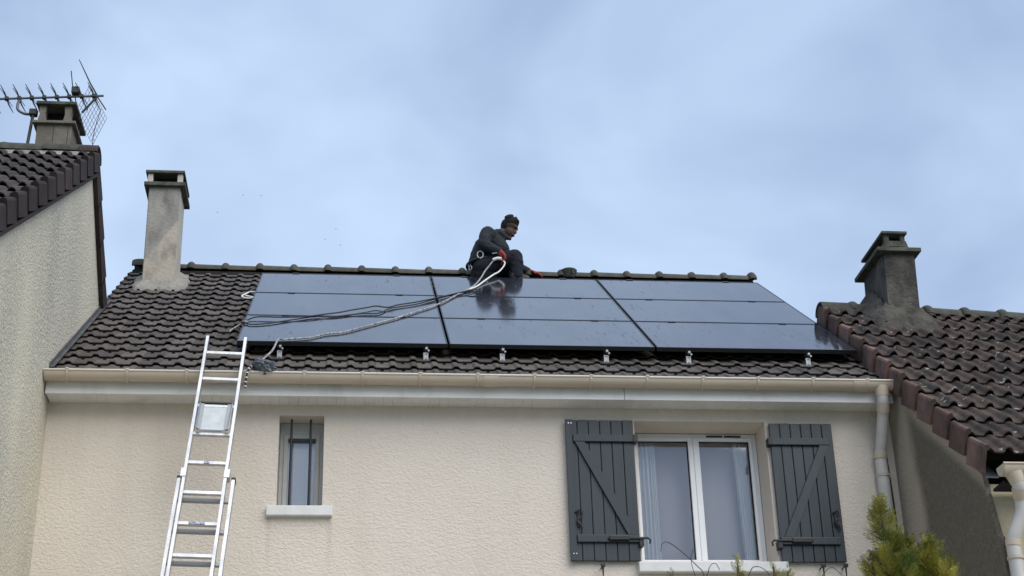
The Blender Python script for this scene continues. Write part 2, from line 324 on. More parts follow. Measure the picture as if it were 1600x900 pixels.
# --- windows
win = MB()
def frame_rect(mb, x0, x1, z0, z1, t, y0, y1):
    mb.bbox(x0, x0+t, y0, y1, z0, z1, .005); mb.bbox(x1-t, x1, y0, y1, z0, z1, .005)
    mb.bbox(x0+t-.001, x1-t+.001, y0+.001, y1, z1-t, z1, .005); mb.bbox(x0+t-.001, x1-t+.001, y0+.001, y1, z0, z0+t, .005)
W1 = bpy.data.objects.new('window', None); COL.objects.link(W1); W1.parent = H; W1.location = Vector((3.81, -.02, 4.8))-wloc(H)
W1['label'] = 'wide white two-leaf window between the open shutters'
f = MB(); frame_rect(f, 3.266, 4.350, 4.806, 5.985, .044, .0, .07); f.build('frame', mWhite, W1)
for a, b in ((3.306, 3.8055), (3.8065, 4.312)):
    s_ = MB(); y0 = -.016
    s_.bbox(a, a+.034 if a < 3.5 else 3.858, y0, .05, 4.842, 5.948, .006)
    s_.bbox(3.764 if a < 3.5 else b-.028, b, y0, .05, 4.842, 5.948, .006)
    s_.bbox(a+.01, b-.01, y0+.002, .05, 4.842, 4.905, .006); s_.bbox(a+.01, b-.01, y0+.002, .05, 5.918, 5.948, .006)
    s_.build('sash', mWhite, W1)
    gx0, gx1 = (3.338, 3.766) if a < 3.5 else (3.856, 4.286)
    MB().box(gx0, gx1, .018, .024, 4.90, 5.922).build('pane', mGlass, W1)
    q = MB()
    for u, v, x, y in ((gx0-.002, gx0+.007, 0, 0), (gx1-.008, gx1+.002, 0, 0)): q.box(u, v, .006, .019, 4.903, 5.920)
    q.box(gx0, gx1, .006, .019, 5.912, 5.922); q.build('gasket', mDark, W1)
v = MB()
for i in range(2): v.bbox(3.925+i*.155, 4.065+i*.155, -.012, .002, 5.957, 5.968, .003)
v.build('vent', mIron, W1)
MB().box(3.27, 4.35, .22, .23, 4.82, 5.98).build('net_blind', mNet, W1)
def curtain(x0, x1, x0b, x1b, zt, zb_, nf, ph):
    c = MB(); n = 60; vs = []; fs = []
    for j, z in enumerate((zt, zt-.3, (zt+zb_)/2, zb_)):
        k = (zt-z)/(zt-zb_)
        for i in range(n+1):
            u = i/n; x = (x0+(x0b-x0)*k)+u*((x1-x0)+((x1b-x0b)-(x1-x0))*k)
            vs.append((x, .085+.022*math.sin(u*nf*6.283+ph+k*.8)+.012*math.sin(u*nf*2.3*6.283+ph), z))
    for j in range(3):
        for i in range(n): a_ = j*(n+1)+i; fs.append((a_, a_+1, a_+n+2, a_+n+1))
    return c.add(vs, fs)
curtain(3.32, 3.50, 3.32, 3.50, 5.97, 4.83, 4.5, .3).build('curtain', mCurtain, W1, smooth=True)
curtain(4.17, 4.29, 4.20, 4.29, 5.97, 4.83, 3.5, 1.2).build('curtain', mCurtain, W1, smooth=True)
sl = MB().bbox(3.222, 4.418, -.372, -.0, 4.715, 4.797, .008); sl.build('sill', mSill, W1)
W2 = bpy.data.objects.new('window', None); COL.objects.link(W2); W2.parent = H; W2.location = Vector((.57, -.1, 5.243))-wloc(H)
W2['label'] = 'narrow grey window behind two black iron bars'
f = MB(); frame_rect(f, .396, .748, 5.246, 6.000, .032, -.115, -.03); f.bbox(.426, .718, -.112, -.03, 5.905, 5.97, .005); f.build('frame', mFrameG, W2)
f = MB(); frame_rect(f, .428, .716, 5.276, 5.904, .036, -.125, -.06); f.build('sash', mFrameG, W2)
f = MB(); f.box(.462, .682, -.112, -.106, 5.31, 5.87); f.build('pane', mGlass, W2)
MB().box(.45, .70, -.070, -.064, 5.28, 5.90).build('blind', mBlind, W2)
for x in (.491, .6425): MB().tube([(x, -.25, 5.243), (x, -.25, 5.985)], .0098, 8).build('bar', mIron, W2)
MB().bbox(.464, .684, -.138, -.124, 5.838, 5.864, .002).build('reflection_band', mIron, W2)  # dark reflection at the top of the pane, built as a black strip
MB().bbox(.321, .830, -.352, -.118, 5.163, 5.2435, .008).build('sill', mSill, W2)
# --- shutters
def shutter(x0, x1, z0, z1, left, label):
    S = bpy.data.objects.new('shutter', None); COL.objects.link(S); S.parent = H; S.location = Vector(((x0+x1)/2, -.32, z0))-wloc(H); S['label'] = label
    y0, y1 = -.346, -.318; n = 6; w_ = (x1-x0)/n
    for i in range(n):
        MB().bbox(x0+i*w_+.0022, x0+(i+1)*w_-.0022, y0, y1-.002, z0+random.uniform(0, .003), z1-random.uniform(0, .003), .005).build('plank', mShut, S)
    MB().box(x0+.004, x1-.004, y1-.008, y1, z0+.004, z1-.004).build('backing', mShut, S)
    bx0, bx1 = (x0+.055, x1-.006) if left else (x0+.008, x1-.04)
    zt, zb_ = (5.812, 4.981) if left else (5.798, 4.965)
    for z, nm in ((zt, 'top'), (zb_, 'bottom')):
        MB().bbox(bx0, bx1, y0-.024, y0+.001, z-.030, z+.030, .005).build('batten', mShut, S)
    a, b = ((x0+.108, zt-.032), (x1-.055, zb_+.032)) if left else ((x1-.087, zt-.032), (x0+.075, zb_+.032))
    d = Vector((b[0]-a[0], b[1]-a[1])).normalized(); hw = .034/abs(d.y)
    MB().prism([(a[0]-hw, a[1]), (a[0]+hw, a[1]), (b[0]+hw, b[1]), (b[0]-hw, b[1])], 'y', y0-.022, y0+.001).build('brace', mShut, S)
    # strap bar with bolt at the hinge side, catch at the free side
    hx = x1 if left else x0; sg = -1 if left else 1
    h = MB(); h.bbox(min(hx-sg*.06, hx+sg*.26), max(hx-sg*.06, hx+sg*.26), y0-.040, y0-.022, zb_-.008, zb_+.008, .003)
    h.bbox(min(hx+sg*.09, hx+sg*.25), max(hx+sg*.09, hx+sg*.25), y0-.046, y0-.022, zb_-.019, zb_+.019, .006)
    h.tube([(hx-sg*.06, y0-.03, zb_), (hx-sg*.075, y0-.03, zb_-.015), (hx-sg*.07, y0-.03, zb_-.045)], .007, 6)
    h.build('bolt_bar', mIron, S)
    for z in (zt, zb_-.03):
        h = MB(); h.bbox(min(hx-sg*.025, hx+sg*.012), max(hx-sg*.025, hx+sg*.012), y0-.03, y1+.02, z-.032, z+.032, .004); h.build('hinge', mIron, S)
    cx = x0+.075 if left else x1-.055; cz = 5.135
    h = MB(); h.bbox(cx-.012, cx+.012, y0-.012, y0+.001, cz-.06, cz+.06, .003)
    h.tube(spline([(cx-.03, y0-.02, cz+.055), (cx+.015, y0-.03, cz+.07), (cx+.018, y0-.03, cz+.02), (cx-.014, y0-.03, cz-.01), (cx+.012, y0-.03, cz-.05), (cx+.02, y0-.02, cz-.085)], 4), .0075, 6); h.build('catch', mIron, S)
    if left:
        MB().bbox(x0-.004, x0+.05, y0-.013, y0+.001, z0, z1, .004).build('edge_strip', mShut, S)
        h = MB()
        for z in (z0+.055, z1-.035):
            for dx in (.022, .044): h.tube([(x0+dx, y0-.013, z), (x0+dx, y0-.018, z)], .006, 8)
        h.build('bolt_heads', mAlu, S)
    return S
shutter(2.690, 3.246, 4.805, 5.975, True, 'open anthracite plank shutter to the left of the wide window')
shutter(4.374, 4.903, 4.796, 5.963, False, 'open anthracite plank shutter to the right of the wide window')
for x in (2.93, 4.687, 4.868):
    s_ = MB(); s_.tube([(x, YF+.01, 4.755), (x, -.40, 4.755)], .006, 6); s_.bbox(x-.018, x+.018, -.41, -.395, 4.742, 4.772, .004); s_.tube([(x, -.395, 4.745), (x, -.39, 4.66)], [.008, .004], 6); s_.build('shutter_stop', mIron, H)
# --- fascia, soffit, gutter
fa = MB(); fa.bbox(XL+.01, 3.156, -.512, -.494, 6.088, 6.262, .003); fa.build('fascia', mFascia, H)
fa = MB(); fa.bbox(3.160, XR-.024, -.512, -.494, 6.088, 6.262, .003); fa.build('fascia', mFascia, H)
so = MB(); x = XL+.012
while x < XR-.12:
    so.bbox(x, x+.0738, -.4935, YF+.002, 6.092, 6.104, .002); x += .075
so.build('soffit', mFascia, H)
gu = MB(); RG = .0635; GY, GZ = -.578, 6.236; vs = []; prof = []
for k in range(15):
    a = math.pi*k/14; prof.append((GY-RG*math.cos(a), GZ-RG*math.sin(a)*1.05))
inner = [(GY-(RG-.004)*math.cos(math.pi*k/14), GZ-(RG-.004)*math.sin(math.pi*k/14)*1.05) for k in range(14, -1, -1)]
gu.prism(prof+inner, 'x', XL+.008, XR-.02)
for x in (XL+.006, XR-.021): gu.prism(prof, 'x', x, x+.006)
G = gu.build('gutter', mGutter, H, autos=True)
MB().tube([(XL+.006, GY-RG-.001, GZ), (XR-.016, GY-RG-.001, GZ)], .0085, 8).build('rolled_lip', mLip, G, autos=True)
for k in range(15):
    x = -1.236+.4565*k
    if x > 5.3: break
    b = MB(); pr = [(GY-(RG+.009)*math.cos(math.pi*j/12), GZ-(RG+.009)*math.sin(math.pi*j/12)*1.06) for j in range(13)]
    pr2 = [(GY-(RG+.0005)*math.cos(math.pi*j/12), GZ-(RG+.0005)*math.sin(math.pi*j/12)*1.06) for j in range(12, -1, -1)]
    b.prism(pr+pr2, 'x', x-.008, x+.008); b.bbox(x-.013, x+.015, GY-RG-.014, GY-RG+.012, GZ+.001, GZ+.014, .003); b.build('bracket', mGutter, G)
for x in (.02+2.05, 5.10):
    b = MB(); pr = [(GY-(RG+.004)*math.cos(math.pi*j/12), GZ-(RG+.004)*math.sin(math.pi*j/12)*1.06) for j in range(13)]
    b.prism(pr, 'x', x-.06, x+.06); b.build('joint_sleeve', mGutter, G)
dp = MB(); px_ = 5.285
neck = spline([(px_, GY, 6.20), (px_, GY, 6.10), (px_+.006, GY+.03, 6.03), (px_+.008, -.50, 5.965), (px_, -.41, 5.77), (px_-.005, -.372, 5.69), (px_-.008, -.366, 5.60)], 6)
dp.tube(neck, .047, 16)
DP = dp.build('downpipe', mPipe, H, autos=True)
MB().tube([(px_-.008, -.366, 5.64), (px_, -.366, 0.02)], .050, 16).build('lower_pipe', mPipe, DP, autos=True)
q = MB(); q.tube([(px_, GY, 6.20), (px_, GY, 6.115)], [.062, .052], 16); q.tube([(px_+.002, GY+.012, 6.075), (px_+.008, GY+.05, 6.005)], .053, 16); q.build('elbow_collar', mGutter, DP, autos=True)
MB().tube([(px_-.006, -.376, 5.715), (px_-.008, -.367, 5.655)], .054, 16).build('joint_collar', mGutter, DP, autos=True)
for z in (5.50, 3.5, 1.5):
    MB().tube([(px_-.004, -.366, z), (px_-.004, -.366, z+.022)], .058, 16).build('pipe_clip', mGutter, DP, autos=True)
MB().tube(spline([(5.345, -.335, 6.08), (5.338, -.330, 5.7), (5.347, -.330, 5.2), (5.34, -.330, 4.2), (5.345, -.33, .05)], 6), .013, 8).build('cable', mIron, H)
# --- roof: deck, tiles, ridge
RO = bpy.data.objects.new('roof', None); COL.objects.link(RO); RO.parent = H; RO.location = Vector((2, 0, 6.6))-wloc(H)
d = MB()
d.add([slope(XL+.01, -.70, NT-.045), slope(XR, -.70, NT-.045), slope(XR, SR, NT-.045), slope(XL+.01, SR, NT-.045),
       slope(XL+.01, -.70, NT-.030), slope(XR, -.70, NT-.030), slope(XR, SR, NT-.030), slope(XL+.01, SR, NT-.030)], [(0,3,2,1),(4,5,6,7),(0,1,5,4),(1,2,6,5),(2,3,7,6),(3,0,4,7)])
d.build('deck', mDark, RO)
d = MB(); zr = slope(0, SR, NT)[2]
d.add([(XL-.02, YR+.0, zr-.01), (XR+.02, YR+.0, zr-.01), (XR+.02, 8.0, zr-.01-(8.0-YR)*TT), (XL-.02, 8.0, zr-.01-(8.0-YR)*TT),
       (XL-.02, YR, zr+.03), (XR+.02, YR, zr+.03), (XR+.02, 8.0, zr+.03-(8.0-YR)*TT), (XL-.02, 8.0, zr+.03-(8.0-YR)*TT)], [(0,3,2,1),(4,5,6,7),(0,1,5,4),(1,2,6,5),(2,3,7,6),(3,0,4,7)])
d.build('rear_slope', mTile, RO)
TW, TG = .1735, .2685
def tile_mesh(name, prof, length, gauge, lift, thick, mats, hole=None, taper=.45):
    """prof: (u, height) across; local x across, y up the slope, z normal"""
    m_ = MB(); n = len(prof); vs = []; fs = []
    for v_ in (0, .02, length):
        k = 1-v_/gauge; base = lift*k
        for (u, h) in prof:
            hh = h*(1-taper*v_/length); vs.append((u, v_, base+hh+(thick if v_ > 0 else thick*.55)))
    for v_ in (0, length):
        k = 1-v_/gauge; base = lift*k
        for (u, h) in prof:
            hh = h*(1-taper*v_/length); vs.append((u, v_, base+hh-.002))
    for r in range(2):
        for i in range(n-1): a = r*n+i; fs.append((a, a+1, a+n+1, a+n))
    for i in range(n-1): a = 3*n+i; fs.append((a, a+n, a+n+1, a+1)); fs.append((i, 3*n+i, 3*n+i+1, i+1))
    fs.append((0, n, 2*n, 4*n, 3*n)); fs.append((n-1, 4*n-1, 5*n-1, 3*n-1, 2*n-1))
    m_.add(vs, fs)
    if hole:
        m_.cur = 1; u, v_ = hole; z = lift*(1-v_/gauge)+thick
        m_.add([(u-.014, v_-.012, z-.004), (u+.014, v_-.012, z-.004), (u+.014, v_-.012, z+.017), (u-.014, v_-.012, z+.017), (u-.008, v_+.03, z-.004), (u+.008, v_+.03, z-.004)], [(0,1,2,3), (0,3,4), (1,5,2), (3,2,5,4)])
    return m_.mesh(name, mats)
TILE = tile_mesh('tile', [(0, .004), (.006, 0), (.106, 0), (.126, .020), (.155, .020), (.1735, .003), (.1755, .002)], TG+.035, TG, .024, .011, [mTile, mDark], (.052, .20))
def place(me, name, parent, base, rot):
    o = bpy.data.objects.new(name, me); COL.objects.link(o); o.parent = parent; o.location = base-wloc(parent); o.rotation_euler = rot; return o
rest = MB(); tv = [v.co.copy() for v in TILE.vertices]; tf = [list(p.vertices) for p in TILE.polygons]; tmi = [p.material_index for p in TILE.polygons]
NROW = 18; ncol = 40; X0 = XL-.028; S0 = -.665
for r in range(NROW):
    for c in range(ncol):
        x = X0+c*TW; s = S0+r*TG
        if x > XR-.06: continue
        if -1.30 < x < -.92 and 3.02 < s < 3.62: continue          # chimney shaft stands here
        jit = random.uniform(-.002, .002)
        if c < 9 or r < 4:
            place(TILE, 'tile', RO, slope(x, s+jit*2, NT+.001*random.random()), (TH+random.uniform(-.006, .006), random.uniform(-.008, .008), random.uniform(-.006, .006)))
        else:
            rest.add([slope(x, s, NT)+Vector((v.x, v.y*CT-v.z*ST, v.y*ST+v.z*CT)) for v in tv], tf); rest.mi[-len(tf):] = tmi
tag(rest.build('tiles_behind_panels', [mTile, mDark], RO), kind='stuff')
# left edge of the tiled slope where it stands clear of the neighbour
e = MB()
for r in range(NROW):
    s = S0+r*TG
    if s*CT < 1.45: continue
    e.add([slope(X0-.012, s, NT-.10), slope(X0+.02, s, NT-.10), slope(X0+.02, s, NT+.042), slope(X0-.012, s, NT+.042),
           slope(X0-.012, s+TG, NT-.10), slope(X0+.02, s+TG, NT-.10), slope(X0+.02, s+TG, NT+.016), slope(X0-.012, s+TG, NT+.016)], [(0,3,2,1),(4,5,6,7),(0,1,5,4),(1,2,6,5),(2,3,7,6),(3,0,4,7)])
e.build('verge', mTile, RO)
def ridge_cap(r0, ln, col_w, col_h, dr, seg=12):
    """half-round cap running along +x with a raised collar at x=0, open below"""
    m_ = MB(); st = [(0, r0+col_h*.1), (col_w*.12, r0+col_h*.55), (col_w*.3, r0+col_h*.9), (col_w*.5, r0+col_h), (col_w*.7, r0+col_h*.9), (col_w*.88, r0+col_h*.55), (col_w, r0+.004), (ln, r0-.004)]
    vs = []; fs = []; n = seg+1
    for (x, r_) in st:
        for j in range(n):
            a = math.pi*(j/seg)*1.06-math.pi*.03; vs.append((x, -math.cos(a)*r_*1.05, math.sin(a)*r_*.78-.045))
    for i in range(len(st)-1):
        for j in range(seg): a = i*n+j; fs.append((a, a+1, a+n+1, a+n))
    k = len(vs)
    for (x, r_) in (st[0], st[-1]):
        for j in range(n):
            a = math.pi*(j/seg)*1.06-math.pi*.03; vs.append((x, -math.cos(a)*(r_-.02)*1.05, math.sin(a)*(r_-.02)*.78-.045))
    for j in range(seg): fs.append((k+j, k+n+j, k+n+j+1, k+j+1)); fs.append((j, k+j, k+j+1, j+1)); q_ = (len(st)-1)*n+j; fs.append((q_, q_+1, k+n+j+1, k+n+j))
    return m_.add(vs, fs)
RC = ridge_cap(.098, .385, .082, .036, 0).mesh('ridge_tile', mRidge); RC.polygons.foreach_set('use_smooth', [True]*len(RC.polygons)); RC.set_sharp_from_angle(angle=R(50))
RI = bpy.data.objects.new('ridge', None); COL.objects.link(RI); RI.parent = H; RI.location = Vector((2, YR, ZR))-wloc(H)
ZC = ZR+.072
xx = -.065-.371*3-.045; k = 0
while xx < XR-.1:
    place(RC, 'ridge_tile', RI, Vector((xx, YR, ZC+random.uniform(-.004, .004))), (0, 0, random.uniform(-.008, .008))); xx += .371; k += 1
XE = xx
endc = ridge_cap(.108, .09, .08, .036, 0)
o = endc.build('end_cap', mRidge, RI, smooth=True); o.location = Vector((XE-.05, YR, ZC+.004))-wloc(RI); o.data.transform(Matrix.Translation(wloc(RI)))
o = ridge_cap(.125, .16, .15, .02, 0).build('end_cap', mRidge, RI, smooth=True); o.data.transform(Matrix.Translation(wloc(RI))); o.location = Vector((-1.44, YR, ZC+.015))-wloc(RI)
mo = MB(); mo.prism([(YR-.15, ZR-.10), (YR-.12, ZR-.02), (YR, ZR+.05), (YR+.12, ZR-.02), (YR+.15, ZR-.10)], 'x', XL-.01, XR+.03); mo.build('ridge_bedding', mDark, RI)
# --- chimney of the middle house
CH = bpy.data.objects.new('chimney', None); COL.objects.link(CH); CH.parent = H; CH.location = Vector((-1.05, 2.8, 8.4))-wloc(H)
def shaft(x0, x1, y0, y1, z0, z1, dx=0, m1=None, wob=.004):
    bm = bmesh.new(); bmesh.ops.create_cube(bm, size=1); bmesh.ops.bevel(bm, geom=[e_ for e_ in bm.edges if abs(e_.verts[0].co.z-e_.verts[1].co.z) > .5], offset=.025, segments=2, affect='EDGES')
    for v in bm.verts:
        t_ = v.co.z+.5; v.co = Vector((x0+(v.co.x+.5)*(x1-x0)+dx*t_, y0+(v.co.y+.5)*(y1-y0), z0+t_*(z1-z0)))
    b = MB(); b.addbm(bm); return b
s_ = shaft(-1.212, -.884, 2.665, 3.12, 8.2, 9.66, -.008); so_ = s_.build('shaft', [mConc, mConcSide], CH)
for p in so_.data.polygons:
    if p.normal.x > .8: p.material_index = 1  # right face paler: light from the right put into its colour
MB().bbox(-1.268, -.838, 2.615, 3.16, 9.655, 9.698, .006).build('slab', mSlab, CH)
for x in (-1.235, -.925): 
    for y in (2.63, 3.08): MB().bbox(x, x+.055, y, y+.055, 9.696, 9.802, .004).build('pillar', mConcSide, CH)
MB().box(-1.16, -.95, 2.74, 2.93, 9.696, 9.79).build('flue', mDark, CH)
MB().bbox(-1.258, -.850, 2.605, 3.165, 9.800, 9.832, .006).build('cap_slab', mSlab, CH)
def flaunch(x0, x1, y0, y1, pl_z, h, spread, M, parent, seed, hs=.0):
    """mortar skirt round a shaft that stands on a sloping roof; pl_z(y) is the roof surface"""
    random.seed(seed); b = MB(); ring = []; n = 12
    per = []
    for i in range(n): per.append((x0+(x1-x0)*i/n, y0))
    for i in range(n): per.append((x1, y0+(y1-y0)*i/n))
    for i in range(n): per.append((x1-(x1-x0)*i/n, y1))
    for i in range(n): per.append((x0, y1-(y1-y0)*i/n))
    cx, cy_ = (x0+x1)/2, (y0+y1)/2; vs = []
    for (x, y) in per:
        ex = (x-cx)/(x1-x0)*2; ey = (y-cy_)/(y1-y0)*2
        nrm = Vector((ex*abs(ex)**3, ey*abs(ey)**3)); nrm = nrm/max(nrm.length, .001)
        for (o_, hh) in ((-.02, h), (.018, h*.8), (spread*.55, h*.42), (spread, .035), (spread+.02, -.06)):
            o2 = o_*(1+random.uniform(-.16, .16)) if o_ > .03 else o_
            X, Y = x+nrm.x*o2, y+nrm.y*o2; vs.append((X, Y, pl_z(Y)+hh*(1+random.uniform(-.15, .15)) if o_ < spread+.01 else pl_z(Y)-.05))
    m_ = len(per); fs = []
    for i in range(m_):
        for k_ in range(4): a = i*5+k_; c = ((i+1) % m_)*5+k_; fs.append((a, c, c+1, a+1))
    b.add(vs, fs); return b.build('flaunching', M, parent, smooth=True)
flaunch(-1.212, -.884, 2.665, 3.12, lambda y: ZP+y*TT+(NT+.02)/CT, .10, .105, mMortar, CH, 3)
# --- zinc flashing along the left neighbour's wall
fl = MB()
for i in range(8):
    s0 = -.62+i*.36; s1 = s0+.375
    if s1 > 2.24: s1 = 2.24
    a, b = slope(XL+.004, s0, NT+.0), slope(XL+.004, s1, NT+.0)
    fl.add([a, b, b+Vector((0, 0, .095)), a+Vector((0, 0, .095)), a+Vector((.012, 0, 0)), b+Vector((.010, 0, 0)), b+Vector((.010, 0, .095)), a+Vector((.014, 0, .097))], [(0,3,2,1),(4,5,6,7),(0,1,5,4),(1,2,6,5),(2,3,7,6),(3,0,4,7)])
    a, b = slope(XL+.012, s0, NT+.05), slope(XL+.012, s1, NT+.05); u = Vector((.035, 0, 0))
    fl.add([a, b, b+u, a+u, a+Vector((0, 0, .006)), b+Vector((0, 0, .006)), b+u+Vector((0, 0, .006)), a+u+Vector((0, 0, .006))], [(0,3,2,1),(4,5,6,7),(0,1,5,4),(1,2,6,5),(2,3,7,6),(3,0,4,7)])
fl.build('flashing', mZinc, H)

# ================================================================== solar panels
PW, PH = 1.762, 1.134
colx = [0, PW+.02, 2*PW+.04]; rows_ = [0, PH+.02, 2*PH+.04]
cn = ['left', 'middle', 'right']; rn = ['bottom', 'middle', 'top']
def prect(mb, x0, x1, s0, s1, n0, n1):
    P = [slope(x, s, n) for n in (n0, n1) for (x, s) in ((x0, s0), (x1, s0), (x1, s1), (x0, s1))]
    mb.add(P, [(0,3,2,1),(4,5,6,7),(0,1,5,4),(1,2,6,5),(2,3,7,6),(3,0,4,7)]); return mb
for j in range(3):
    for i in range(3):
        x0, s0 = colx[i], rows_[j]; x1, s1 = x0+PW, s0+PH
        lab = {(1, 1): 'black solar panel in the centre of the three by three array',}.get((i, j), f'black solar panel at the {rn[j]} {cn[i]} of the three by three array')
        if i == 1 and j != 1: lab = f'black solar panel in the middle of the {rn[j]} row of the array'
        if j == 1 and i != 1: lab = f'black solar panel at the {cn[i]} end of the middle row of the array'
        P = thing('solar_panel', slope((x0+x1)/2, s0, 0), lab, 'solar panel', 'solar panels on the roof')
        fr = MB(); t = .011
        prect(fr, x0, x1, s0, s0+t, -.035, .0015); prect(fr, x0, x1, s1-t, s1, -.035, .0015); prect(fr, x0, x0+t, s0+t, s1-t, -.035, .0015); prect(fr, x1-t, x1, s0+t, s1-t, -.035, .0015)
        fr.build('frame', mFrameB, P)
        prect(MB(), x0+t, x1-t, s0+t, s1-t, -.006, -.0005).build('glass', mPV, P)
        prect(MB(), x0+t, x1-t, s0+t, s1-t, -.030, -.024).build('back_sheet', mDark, P)
        # clamps on the upper edge
        for fx in (.2, .8):
            c = MB(); prect(c, x0+PW*fx-.035, x0+PW*fx+.035, s1-.012, s1+.018, -.03, .006); c.build('clamp', mFrameB, P)
hx = [.358, 1.580, 2.228, 3.119, 3.833, 4.884]
hlab = ['leftmost', 'second from left', 'third from left', 'third from right', 'second from right', 'rightmost']
for k, x in enumerate(hx):
    Rr = thing('mounting_rail', slope(x, -.05, NT), f'aluminium mounting rail and roof hook below the panels, {hlab[k]} of six', 'mounting rail', 'rails under the solar panels')
    r_ = MB(); prect(r_, x-.02, x+.02, -.03, 3.5, -.080, -.037); r_.build('rail', mFrameB, Rr)
    h = MB(); bx = slope(x, -.035, -.07)
    h.bar(slope(x-.004, -.075, -.168+.05), slope(x-.004, -.035, -.070), .036, .006, up=(0, -1, .3)); h.bar(slope(x-.004, -.07, -.118), slope(x-.004, .10, -.120), .036, .006)
    h.build('hook', mAluD, Rr)
    # slotted plate facing the garden
    p = MB(); y0_ = slope(x, -.085, -.13)
    def pb(a, b, c, d_): p.box(x+a, x+b, y0_.y-.004, y0_.y+.002, y0_.z+c, y0_.z+d_)
    pb(-.021, -.011, -.035, .075); pb(.009, .019, -.035, .075); pb(-.011, .009, -.035, -.012); pb(-.011, .009, .022, .036); pb(-.011, .009, .065, .075)
    p.build('plate', mAluD, Rr)
    b = MB(); b.tube([(x+.004, y0_.y-.03, y0_.z+.105), (x+.004, y0_.y+.02, y0_.z+.105)], .012, 6); b.tube([(x+.022, y0_.y-.022, y0_.z+.088), (x+.022, y0_.y+.02, y0_.z+.088)], .009, 6); b.build('bolt', mAluD, Rr)

# ================================================================== left neighbour
ZLw = lambda y: 8.655+.70*(y-.55)              # wall top under the front verge
HL = thing('neighbour_house', (-4, .5, 0), 'tall neighbour house at the left with pale rough side wall', 'house')
YA = .56; YB = 1.75; ZB = 7.58; ZAw = ZLw(YA)
b = MB(); b.prism([(-4.3, 0), (-4.3, ZLw(-4.3)), (YA, ZAw), (YB, ZB), (YB, 0)], 'x', -9, XL); b.build('side_wall', mLeftWall, HL)
RL = bpy.data.objects.new('roof', None); COL.objects.link(RL); RL.parent = HL; RL.location = Vector((-4, .5, 8.6))-wloc(HL)
AL = math.atan(.70)
def lslope(x, s, n):                            # s down from the ridge line is negative
    return Vector((x, YA+s*math.cos(AL)-n*math.sin(AL), ZAw+.155+s*math.sin(AL)+n*math.cos(AL)))
d = MB(); 
P = [lslope(x, s, n) for n in (-.10, -.03) for (x, s) in ((-9, -6.3), (XL+.02, -6.3), (XL+.02, 0), (-9, 0))]
d.add(P, [(0,3,2,1),(4,5,6,7),(0,1,5,4),(1,2,6,5),(2,3,7,6),(3,0,4,7)]); d.build('deck', mDark, RL)
def roll_profile(w_, nroll, h, duty=.52):
    o_ = []; pw = w_/nroll
    for k_ in range(nroll):
        for (u, hh) in ((0, 0), (.22, -.04), (.44, -.02), (.50, .22), (.58, .72), (.73, 1), (.88, .74), (.97, .20)):
            o_.append((k_*pw+u*pw, hh*h))
    o_.append((w_+.002, 0)); return o_
LG, LW = .350, .285
TL = tile_mesh('tile', roll_profile(LW, 2, .040), LG+.03, LG, .024, .013, [mTileL])
TL.polygons.foreach_set('use_smooth', [True]*len(TL.polygons)); TL.set_sharp_from_angle(angle=R(48))
for r in range(13):
    for c in range(8):
        x = XL-.02-(c+1)*LW; s = -(r+1)*LG
        place(TL, 'tile', RL, lslope(x, s+random.uniform(-.006, .006), 0), (AL+random.uniform(-.008, .008), random.uniform(-.01, .01), random.uniform(-.01, .01)))
rest = MB(); P = [lslope(x, s, n) for n in (-.02, .03) for (x, s) in ((-9, -6.3), (XL-.02-8*LW, -6.3), (XL-.02-8*LW, 0), (-9, 0))]
rest.add(P, [(0,3,2,1),(4,5,6,7),(0,1,5,4),(1,2,6,5),(2,3,7,6),(3,0,4,7)]); rest.build('tiled_slope', mTileL, RL)
def verge_tile(ln, h, inn, lift):
    m_ = MB(); t = .022
    # skirt with a rounded upper edge and a flange lying on the roof; x = 0 is the outer face, roof lies towards +x
    pr = [(0, -h), (t, -h), (t, -.012), (inn, -.008), (inn, .018), (.03, .034), (.008, .028), (0, .012)]
    vs = [(x, 0, z+lift) for x, z in pr]+[(x, ln, z*1.0) for x, z in pr]; n = len(pr)
    fs = [tuple(range(n)), tuple(range(2*n-1, n-1, -1))]+[(i, i+n, (i+1) % n+n, (i+1) % n) for i in range(n)]
    return m_.add(vs, fs)
VL = verge_tile(LG+.004, .150, .06, .040).mesh('verge_tile', mVergeL); VL.transform(Matrix.Scale(-1, 4, (1, 0, 0))); VL.flip_normals()
for r in range(13):
    s = -(r+1)*LG+.02
    place(VL, 'verge_tile', RL, lslope(XL+.058, s, 0), (AL+random.uniform(-.008, .008), 0, .03+random.uniform(-.01, .01)))
# rear slope, steeper, with its own verge tiles
AR = math.atan2(ZAw-ZB, YB-YA)
def rslope(x, s, n):
    return Vector((x, YA+s*math.cos(AR)+n*math.sin(AR), ZAw+.155-s*math.sin(AR)+n*math.cos(AR)))
LR = math.hypot(ZAw-ZB, YB-YA)
d = MB(); P = [rslope(x, s, n) for n in (-.12, .02) for (x, s) in ((-9, 0), (XL+.03, 0), (XL+.03, LR+.06), (-9, LR+.06))]
d.add(P, [(0,3,2,1),(4,5,6,7),(0,1,5,4),(1,2,6,5),(2,3,7,6),(3,0,4,7)]); d.build('rear_slope', mTileL, RL)
for k in range(4):
    s0 = .05+k*.385; s1 = min(s0+.40, LR+.10); t = MB()
    P = [rslope(x, s, n) for x in (XL+.004, XL+.042) for (s, n) in ((s0, -.15), (s1, -.15), (s1, .09), (s0, .03))]
    t.add(P, [(0,3,2,1),(4,5,6,7),(0,1,5,4),(1,2,6,5),(2,3,7,6),(3,0,4,7)]); t.build('verge_tile', mVergeL, RL)
RIL = bpy.data.objects.new('ridge', None); COL.objects.link(RIL); RIL.parent = HL; RIL.location = Vector((-4, YA, 8.85))-wloc(HL)
